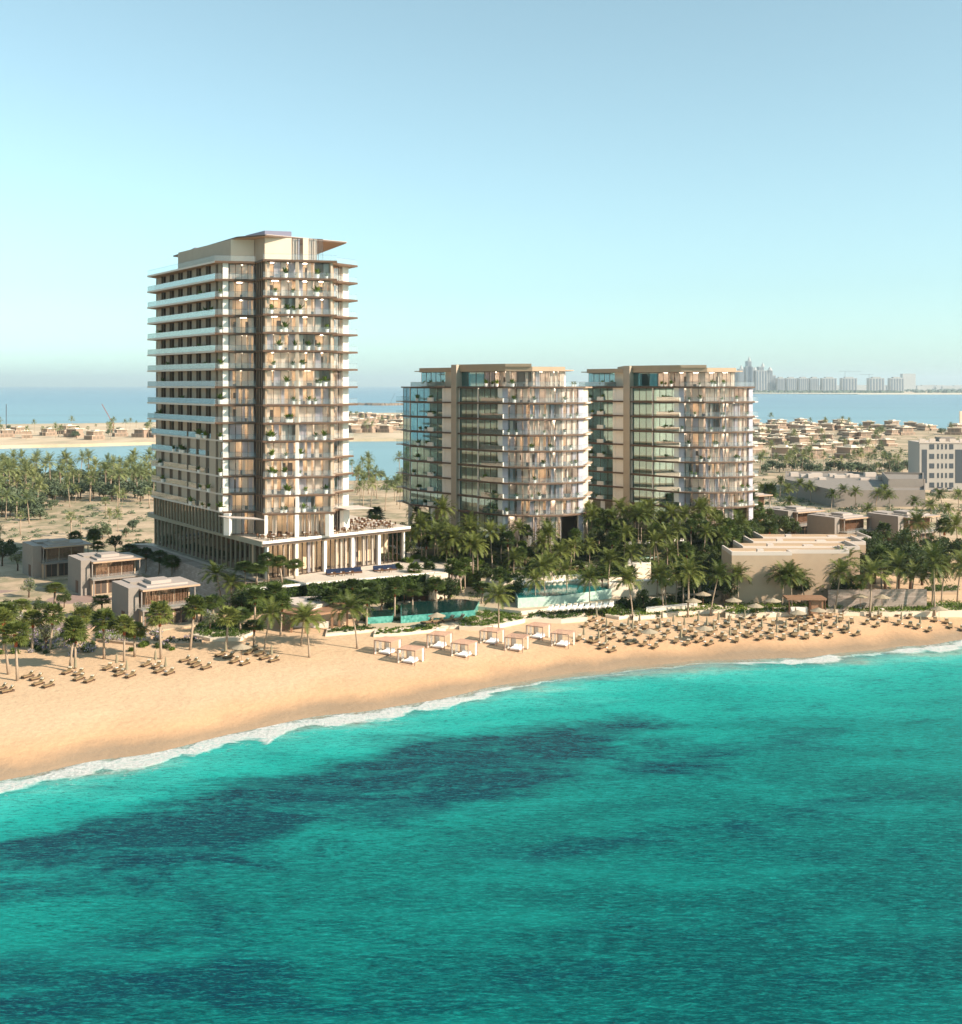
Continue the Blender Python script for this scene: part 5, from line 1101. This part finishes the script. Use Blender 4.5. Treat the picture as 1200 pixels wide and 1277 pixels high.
# spit greenery
for i in range(44):
    px, py = rv.uniform(-30, 192), rv.uniform(533, 548); p = G(px, py, 2); plan(rv.choice(['cf', 'ff', 'bf']), px, 0, None, 'on the spit left of the tower', 'trees on the left spit', rv.uniform(.8, 1.15), (p[0], p[1], 1.9))
for i in range(30):
    px, py = rv.uniform(436, 505), rv.uniform(519, 541); p = G(px, py, 2); plan(rv.choice(['cf', 'ff', 'bf']), px, 0, None, 'on the spit seen right of the tower', 'trees on the middle spit', rv.uniform(.8, 1.1), (p[0], p[1], 1.9))
# grove left of the tower
pts_ = []; tries = 0
while len(pts_) < 235 and tries < 9000:
    tries += 1; px, y = rv.uniform(-40, 200), rv.uniform(350, 492)
    if px > 60 and y < 400: continue
    if y < 400 and px > 60 - (400 - y) * .3: continue
    x = (px - 600) * y / F
    if any((x - a) ** 2 + (y - b) ** 2 < 9 for a, b in pts_): continue
    pts_.append((x, y))
for x, y in pts_:
    px = 600 + F * x / y; plan(rv.choice(['cf', 'cf', 'ff', 'bf', 'bf', 'bf', 'bf']), px, 0, None, 'in the lagoon grove left of the tower', 'trees of the left palm grove', rv.uniform(.8, 1.25), (x, y, h(x, y)))
for x, y, in [(-150, 330), (-143, 322), (-155, 345), (-136, 338), (-128, 312), (-140, 300), (-132, 290)]: plan(rv.choice(['cf', 'ff']), 600 + F * x / y, 0, None, 'on the sand behind the leftmost villa', 'palms behind the leftmost villa', rv.uniform(.8, 1.0), (x, y, h(x, y)))
for i in range(26):
    px, py = rv.uniform(436, 505), 592 + 46 * rv.random() ** 1.2; p = P(px, py); plan(rv.choice(['cf', 'cf', 'bf', 'ff']), px, 0, None, 'by the lagoon gap right of the tower', 'palms by the lagoon gap', rv.uniform(.75, 1.05), p)
for i in range(34):
    px, y = rv.uniform(-30, 190), rv.uniform(275, 350) if rv.random() < .6 else rv.uniform(350, 400); x = (px - 600) * y / F
    if y < 300 and px > 20: continue
    plan(rv.choice(['ff', 'cf', 'bf']), px, 0, None, 'on the sandy lot left of the tower', 'trees on the left sandy lot', rv.uniform(.5, .9), (x, y, h(x, y)))
for px, py, t_ in [(300, 778, 735), (318, 783, 742), (338, 781, 738), (398, 774, 736), (412, 778, 742), (440, 772, 732), (462, 770, 734), (476, 765, 728), (250, 775, 745), (268, 782, 750), (515, 765, 736), (560, 758, 722), (300, 790, 765), (545, 760, 728)]: plan(rv.choice(['fp', 'fp', 'bt']), px, py, t_, 'before the tower podium', 'trees before the tower podium')
for px, py, t_ in [(928, 752, 722), (968, 754, 728), (1000, 756, 730), (1048, 756, 722), (1070, 760, 726), (900, 750, 720), (936, 745, 716), (1024, 752, 730), (905, 756, 716), (975, 760, 718), (1005, 759, 722), (960, 752, 715)]: plan(rv.choice(['fp', 'bt', 'co']), px, py, t_, 'before the stepped building wall', 'trees before the stepped building')
for px, py, t_ in [(22, 712, 688), (110, 720, 700), (80, 758, 738), (36, 745, 722), (128, 770, 748), (10, 770, 748), (175, 700, 676), (160, 706, 684), (50, 770, 748), (25, 778, 754), (120, 700, 680), (95, 690, 668)]: plan(rv.choice(['bt', 'fg', 'pt']), px, py, t_, 'around the three left villas', 'trees around the left villas')
# shrubs
n_ = 0
while n_ < 170:
    y = rv.uniform(205, 246); px = rv.uniform(560, 940); x = (px - 600) * y / F
    if x > 44 + (y - 214) * .45 - 2 or (x < -8 and y < 214): continue
    if any(inside((x, y), b) for b in BEDS) and rv.random() < .8: continue
    n_ += 1; plan(rv.choice(['sb', 'sb', 'sd']), px, 0, None, 'in the garden of the glazed blocks', 'shrubs of the garden', rv.uniform(.8, 1.6), (x, y, h(x, y)))
for i in range(60):
    px, py = rv.uniform(-5, 215), rv.uniform(790, 818); plan(rv.choice(['sf', 'sf', 'sb', 'sd']), px, 0, None, 'along the left beach edge', 'shrubs along the left beach edge', rv.uniform(.5, 1.1), P(px, py))
for i in range(26):
    px, py = rv.uniform(300, 560), rv.uniform(752, 782); p = P(px, py)
    plan(rv.choice(['sb', 'sd']), px, 0, None, 'at the foot of the green walls', 'shrubs under the green walls', rv.uniform(.8, 1.5), p)
SCR = []
for i in range(170):
    px, py = rv.uniform(-20, 190), rv.uniform(640, 700) if rv.random() < .6 else rv.uniform(628, 650); SCR.append((P(px, py), rv.uniform(.4, 1.3)))
for i in range(620):
    px = rv.uniform(940, 1200); py = rv.uniform(522, 650); p = P(px, py) if py > 560 else (*G(px, py, 2.5), 2.5)
    if p[1] < interp(YB, p[0]) - 12: SCR.append((p, rv.uniform(.6, 1.5) * (1 + p[1] / 900)))
mb = MB(); R_ = random.Random(5)
for p, q in SCR: tuft(mb, p, q, 34, R_, 0, .3 * q ** .5)
tag(mb.build('scrub', M['leaf_far']), 'low desert scrub scattered over the sandy ground beyond the resort', 'scrub', kind='stuff')
PLAN.sort(key=lambda q: (q[5], q[2], q[0])); cc = {}
for px, p, kd, sz, ww, wh, g in PLAN:
    nm, pr = KN[kd]; key = (nm, wh); cc[key] = cc.get(key, 0) + 1
    ob = put(rv.choice(pr), (p[0], p[1], p[2] - .05), rv.uniform(0, 6.28), '%s %s, %s from left' % (nm, wh, od(cc[key])), g, ww * rv.uniform(.9, 1.12), sz)
    if kd in ('co', 'cf', 'fp', 'fg', 'bt'): ob.rotation_euler[0] = R(rv.uniform(-5, 5)); ob.rotation_euler[1] = R(rv.uniform(-5, 5))
for k in range(16):
    x, y = W(478 + 5.4 * k, 232 + 6 * rv.random()); put(rv.choice(SB), (x, y, 8.3), rv.random() * 6, 'green shrub at the right end of the restaurant terrace, %s from left' % od(k + 1), 'shrubs on the restaurant terrace', rv.uniform(.8, 1.4))
# ground cover in the garden (uncountable)
mb = MB(); R_ = random.Random(71)
for i in range(5200):
    y = R_.uniform(206, 258); px = R_.uniform(540, 960); x = (px - 600) * y / F
    if x > 43 + (y - 214) * .42 or y > 248 + max(0, (x - 20)) * .4 or (x < -8 and y < 216): continue
    if any(inside((x, y), b) for b in BEDS): continue
    if noise.noise(Vector((x * .15, y * .15, 3))) < -.12: continue
    tuft(mb, (x, y, h(x, y)), R_.uniform(.3, .55), 7, R_, 0, .2)
tag(mb.build('ground_cover', M['leaf_bed']), 'low leafy ground cover between the garden trees before the glazed blocks', 'ground cover', kind='stuff')
# ------------------------------------------------------------------ beach furniture
def lounger_proto(dark=True):
    o = thing('sun_lounger', 'sun lounger', 'sun lounger', (0, 0, 0), 0, None, True)
    fm, cm = (('wicker', 'cushion') if dark else ('white_stone', 'cushion_white'))
    mb = MB(); mb.box(-.42, -1.05, .16, .42, 1.0, .30)
    mb.build('frame', M[fm], o)
    for a in (-.38, .30):
        for b in (-.95, .85): mb = MB(); mb.box(a, b, 0, a + .08, b + .08, .16); mb.build('leg', M[fm], o)
    mb = MB(); mb.box(-.38, -1.0, .303, .38, .28, .42); mb.build('mattress', M[cm], o)
    mb = MB(); mb.add([(-.38, .25, .33), (.38, .25, .33), (.38, .95, .95), (-.38, .95, .95), (-.38, .33, .24), (.38, .33, .24), (.38, 1.03, .87), (-.38, 1.03, .87)], [(0, 1, 2, 3), (7, 6, 5, 4), (0, 4, 5, 1), (1, 5, 6, 2), (2, 6, 7, 3), (3, 7, 4, 0)]); mb.build('backrest', M[cm], o)
    mb = MB(); mb.add([(-.3, .66, .76), (.3, .66, .76), (.3, .88, .96), (-.3, .88, .96), (-.3, .6, .84), (.3, .6, .84), (.3, .8, 1.03), (-.3, .8, 1.03)], [(3, 2, 1, 0), (4, 5, 6, 7), (0, 1, 5, 4), (1, 2, 6, 5), (2, 3, 7, 6), (3, 0, 4, 7)]); mb.build('pillow', M['pillow'], o)
    return o
LD = lounger_proto(True); LW = lounger_proto(False)
def parasol_closed():
    o = thing('closed_parasol', 'parasol', 'parasol', (0, 0, 0), 0, None, True); mb = MB(); mb.tube([(0, 0, 0), (0, 0, 2.7)], .035, 6); mb.build('pole', M['timber'], o)
    mb = MB(); mb.tube([(0, 0, .9), (0, 0, 1.15), (0, 0, 1.7), (0, 0, 2.3), (0, 0, 2.65)], [.30, .27, .2, .15, .04], 8); mb.build('canopy', M['canvas'], o)
    mb = MB(); mb.cone((0, 0), .3, .26, 0, .1, 8); mb.build('base', M['white_stone'], o); return o
def parasol_open():
    o = thing('open_parasol', 'parasol', 'parasol', (0, 0, 0), 0, None, True); mb = MB(); mb.tube([(0, 0, 0), (0, 0, 2.75)], .035, 6); mb.build('pole', M['timber'], o)
    mb = MB(); n = 10; ring = [(1.55 * math.cos(k * 6.283 / n), 1.55 * math.sin(k * 6.283 / n), 2.15) for k in range(n)]; rin = [(a * .97, b * .97, 2.09) for a, b, c in ring]
    mb.add(ring + [(0, 0, 2.75)] + rin + [(0, 0, 2.69)], [(k, (k + 1) % n, n) for k in range(n)] + [((k + 1) % n + n + 1, k + n + 1, 2 * n + 1) for k in range(n)] + [(k, k + n + 1, (k + 1) % n + n + 1, (k + 1) % n) for k in range(n)]); mb.build('canopy', M['canvas_open'], o)
    mb = MB(); mb.cone((0, 0), .3, .26, 0, .1, 8); mb.build('base', M['white_stone'], o); return o
PC, PO = parasol_closed(), parasol_open()
L1 = [(40, 847), (54, 856), (5, 862), (91, 841), (105, 850), (141, 836), (156, 844), (189, 832), (205, 840), (236, 827), (251, 833), (280, 820), (299, 828), (310, 811), (317, 817), (336, 824)]
L2 = [(700 + a / 4, 730 + b / 4) for a, b in [(145, 212), (270, 213), (225, 232), (175, 187), (115, 280), (230, 262), (190, 295), (228, 325), (330, 287), (335, 228), (360, 245), (395, 207), (448, 222), (440, 308), (480, 273), (500, 240), (505, 192), (560, 208), (600, 292), (640, 255), (620, 228), (690, 205), (715, 292), (735, 225), (770, 255), (790, 203), (845, 278), (850, 215), (865, 180), (895, 250), (925, 192), (965, 268), (965, 215), (980, 172), (1010, 235), (1080, 268), (1085, 205), (1135, 238), (1180, 178), (1190, 260), (1190, 210)]]
L2 += [(980 + a / 5.4545, 700 + b / 5.4545) for a, b in [(200, 395), (230, 432), (262, 512), (340, 388), (358, 463), (445, 497), (410, 415), (600, 375), (582, 440), (645, 405), (805, 380), (805, 440), (935, 470), (1055, 418), (1160, 465), (168, 470), (105, 520)]]
rl = random.Random(31)
def pairs(lst, wh, g):
    lst = sorted(lst); no = nc = 0
    for k, (px, py) in enumerate(lst):
        p = P(px, py); a = R(-28 + rl.uniform(-12, 12)) if px < 400 else R(-30 + rl.uniform(-18, 18)); side = (math.cos(a), math.sin(a))
        for s_, nm in ((-1, 'left'), (1, 'right')):
            x, y = p[0] + side[0] * s_ * .98, p[1] + side[1] * s_ * .98
            put(LD, (x, y, h(x, y) + .02), a + R(rl.uniform(-5, 5)), 'brown sun lounger, %s one of the %s pair from left %s' % (nm, od(k + 1), wh), g, .88)
        x, y = p[0] + rl.uniform(-.1, .2), p[1] + .9 + rl.uniform(0, .5)
        if rl.random() < .3: continue
        if rl.random() < .12: no += 1; put(PO, (x, y, h(x, y)), rl.uniform(0, 1), 'open cream parasol over loungers %s, %s open one from left' % (wh, od(no)), 'open parasols on the beach', 1)
        else: nc += 1; put(PC, (x, y, h(x, y)), rl.uniform(0, 1), 'closed khaki parasol between loungers %s, %s closed one from left' % (wh, od(nc)), 'closed parasols on the beach', .82)
pairs(L1, 'on the left beach', 'sun loungers on the left beach'); pairs(L2, 'on the crowded right beach', 'sun loungers on the right beach')
for k, (px, py) in enumerate(sorted([(877, 760), (865, 771), (915, 770), (964, 771), (1073, 766), (700, 737), (545, 788), (1100, 768)])):
    p = P(px, py); put(PO, (p[0], p[1], max(p[2], 3.3)), .4, 'large open parasol among the planting behind the beach, %s from left' % od(k + 1), 'open parasols behind the beach', 1.0)
def row(proto, a, b, n, z, lab, g, rz=0, sc=1):
    for i in range(n):
        q = i / max(1, n - 1); x, y = G(a[0] + (b[0] - a[0]) * q, a[1] + (b[1] - a[1]) * q, z); put(proto, (x, y, z + .02), rz + R(rl.uniform(-4, 4)), '%s, %s from left' % (lab, od(i + 1)), g, sc)
row(LW, (652, 729.5), (722, 724), 11, 6.35, 'white sun lounger on the back edge of the upper pool', 'white loungers by the upper pool', R(-15))
row(LW, (686, 762), (762, 757), 11, 4.15, 'pale sun lounger on the strip below the upper pool wall', 'pale loungers below the upper pool', R(-20))
row(LD, (533, 778), (572, 774), 4, 3.4, 'dark sun lounger in front of the turquoise pool wall', 'loungers before the turquoise pool', R(-60), 1.1)
row(LD, (505, 758), (545, 752), 4, 4.65 if False else 3.4, 'dark sun lounger behind the turquoise pool', 'loungers behind the turquoise pool', R(-60), 1.1)
row(LD, (640, 715), (740, 712), 10, 6.25, 'brown sun lounger on the upper garden deck', 'loungers on the upper garden deck', R(-30), 1.1)
row(LW, (775, 682), (850, 678), 8, 9.3, 'white sun lounger by the small raised pool', 'loungers by the small raised pool', R(-20), 1.1)
# cabanas
def cabana_proto():
    o = thing('beach_cabana', 'cabana', 'cabana', (0, 0, 0), 0, None, True); w = 1.75
    for a in (-w, w):
        for b in (-w, w): mb = MB(); mb.box(a - .06, b - .06, 0, a + .06, b + .06, 2.5); mb.build('post', M['cabana_wood'], o)
    mb = MB()
    for s in (-w, w): mb.box(-w - .08, s - .05, 2.5, w + .08, s + .05, 2.64); mb.box(s - .05, -w + .06, 2.5, s + .05, w - .06, 2.64)
    for k in range(14): mb.box(-w + .1 + k * .25, -w, 2.645, -w + .2 + k * .25, w, 2.70)
    mb.build('roof_frame', M['cabana_wood'], o)
    
    for cx, cy in ((-w, -w), (-w, w), (w, w), (-w, 0)):
        mb = MB()
        for k in range(7):
            t_ = k / 7 * .9; dx = .03 * (k % 2)
            if cy == w and cx < w or cy == 0: mb.box(cx + .02 + (t_ if cy == w else 0) + dx * (cy == 0), cy - .02 + dx - (t_ - .45 if cy == 0 else 0) * (cy == 0), .1, cx + .05 + (t_ + .13 if cy == w else 0) + dx * (cy == 0), cy + .0 + dx + (.13 if cy == 0 else 0) - (t_ - .45 if cy == 0 else 0), 2.5)
            elif cx == -w: mb.box(cx + dx, cy + .08 + t_ * .6, .1, cx + .03 + dx, cy + .16 + t_ * .6, 2.5)
            else: mb.box(cx - .06 + dx, cy - .2 - t_ * .8, .1, cx - .03 + dx, cy - .08 - t_ * .8, 2.5)
        mb.build('curtain', M['sheer'], o)
    mb = MB(); mb.box(-1.0, -1.2, .1, 1.0, 1.1, .32); mb.build('daybed_base', M['cabana_wood'], o)
    mb = MB(); mb.box(-.97, -1.17, .323, .97, 1.07, .55); mb.build('mattress', M['cushion_white'], o)
    for a in (-.85, .1): mb = MB(); mb.add([(a, .6, .56), (a + .75, .6, .56), (a + .75, 1.05, .9), (a, 1.05, .9), (a, .85, .55), (a + .75, .85, .55), (a + .75, 1.2, .85), (a, 1.2, .85)], [(0, 1, 2, 3), (7, 6, 5, 4), (0, 4, 5, 1), (1, 5, 6, 2), (2, 6, 7, 3), (3, 7, 4, 0)]); mb.build('pillow', M['cushion_white'], o)
    return o
CB = cabana_proto()
for k, (px, py) in enumerate([(483, 818), (512, 829), (548, 810), (579, 821), (614, 805), (645, 813), (672, 798), (703, 808)]):
    p = P(px, py); put(CB, (p[0], p[1] + 1.2, p[2]), R(-28 + 3 * (k % 3)), 'wooden beach cabana with sheer curtains and white daybed, %s from left' % od(k + 1), 'cabanas on the beach', .88)
# ------------------------------------------------------------------ dining on the podium roof and terrace
def table_proto():
    o = thing('dining_table', 'table', 'table', (0, 0, 0), 0, None, True); mb = MB(); mb.cone((0, 0), .5, .5, .72, .76, 12); mb.build('table_top', M['white_stone'], o); mb = MB(); mb.cone((0, 0), .25, .06, 0, .1, 8); mb.cone((0, 0), .05, .05, .1, .72, 6); mb.build('pedestal', M['grey_metal'], o); return o
def chair_proto():
    o = thing('dining_chair', 'chair', 'chair', (0, 0, 0), 0, None, True); mb = MB(); mb.box(-.26, -.26, .4, .26, .26, .5); mb.build('seat', M['cushion'], o); mb = MB(); mb.box(-.26, .2, .5, .26, .28, .92); mb.build('backrest', M['timber_dark'], o)
    for a in (-.24, .19):
        for b in (-.24, .19): mb = MB(); mb.box(a, b, 0, a + .05, b + .05, .4); mb.build('leg', M['timber_dark'], o)
    return o
TB, CH = table_proto(), chair_proto(); tabs = []
tries = 0
while len(tabs) < 30 and tries < 4000:
    tries += 1; a = rl.uniform(-1, 3.2) if rl.random() < .5 else rl.uniform(-1, 14); b = rl.uniform(.5, 31); p = offp(pc, a, b)
    lim = 3.0 if b < 18 else 3.2 + (b - 18) * 1.1
    if a > lim or any(math.dist(p, q) < 2.4 for q in tabs): continue
    tabs.append(p)
tabs.sort(key=lambda p: p[0] / p[1])
for k, p in enumerate(tabs):
    put(TB, (p[0], p[1], 15.56), 0, 'round white table on the podium roof terrace, %s from left' % od(k + 1), 'dining tables on the podium roof', 1)
    for j in range(3):
        a = j * 2.09 + rl.uniform(-.3, .3); x, y = p[0] + .8 * math.sin(a), p[1] - .8 * math.cos(a)
        put(CH, (x, y, 15.56), a + math.pi, 'dining chair %s of the %s table from left on the podium roof' % (('nearest the front', 'on the right', 'on the left')[j], od(k + 1)), 'dining chairs on the podium roof', 1)
def sofa(px0, px1, py, label):
    A, B = G(px0, py, 8.3), G(px1, py - (px1 - px0) * .07, 8.3); L = math.dist(A, B); r = thing('outdoor_sofa', label, 'sofa', (A[0], A[1], 8.3)); mb = MB(); mb.wall(A, B, 8.32, 8.62, -1.0, 0, 0); mb.build('base', M['timber_dark'], r)
    mb = MB(); n = int(L / .8)
    for i in range(n): mb.wall(A, B, 8.622, 8.85, -.95, -.02, 0, L * i / n + .03, L * (i + 1) / n - .03)
    mb.build('seat_cushion', M['blue'], r)
    mb = MB()
    for i in range(n): mb.wall(A, B, 8.86, 9.35, -1.0, -.75, 0, L * i / n + .03, L * (i + 1) / n - .03)
    mb.build('back_cushion', M['blue'], r)
    for i in range(int(L / 1.8)):
        q = seg_pt(A, B, .9 + i * 1.8, 1.0); put(TB, (q[0], q[1], 8.31), 0, 'low round table in front of the %s, %s from left' % (label, od(i + 1)), 'tables on the restaurant terrace', .8)
        q = seg_pt(A, B, .9 + i * 1.8, 1.9); put(CH, (q[0], q[1], 8.31), R(180), 'terrace chair facing the %s, %s from left' % (label, od(i + 1)), 'chairs on the restaurant terrace', 1)
sofa(408, 452, 717.5, 'left navy blue bench sofa'); sofa(467, 495, 713, 'right navy blue bench sofa')
# pink paving by the left villas
mb = MB(); a = [P(-60, 792), P(100, 788), P(150, 770), P(180, 745), P(100, 738), P(-60, 735)]
mb.prism(ccw([(p[0], p[1]) for p in a]), 2.4, 3.22); mb.build('villa_paving', M['pave_pink'], kind='structure')
# ------------------------------------------------------------------ haze
HZ = bpy.data.materials.new('haze'); HZ.use_nodes = True; ht = HZ.node_tree; ht.nodes.clear()
ho = ht.nodes.new('ShaderNodeOutputMaterial'); hv = ht.nodes.new('ShaderNodeVolumePrincipled'); hv.inputs['Density'].default_value = 0.000065
hv.inputs['Color'].default_value = (.80, .94, 1, 1); hv.inputs['Anisotropy'].default_value = .2; ht.links.new(hv.outputs[0], ho.inputs['Volume'])
mb = MB(); mb.box(-30500, -3100, -2.4, 30500, 30100, 262); mb.build('haze', HZ, kind='stuff')
for o in list(bpy.data.objects):
    if '_local' in o: del o['_local']
# prototypes never placed are removed
for o in list(bpy.data.objects):
    if o.parent is None and o.type != 'CAMERA' and o.type != 'LIGHT' and o.get('label') in ('palm', 'tree', 'shrub', 'potted plant', 'parasol', 'villa', 'cabana', 'table', 'chair', 'sun lounger', 'parked car'):
        for c in list(o.children_recursive): bpy.data.objects.remove(c)
        bpy.data.objects.remove(o)
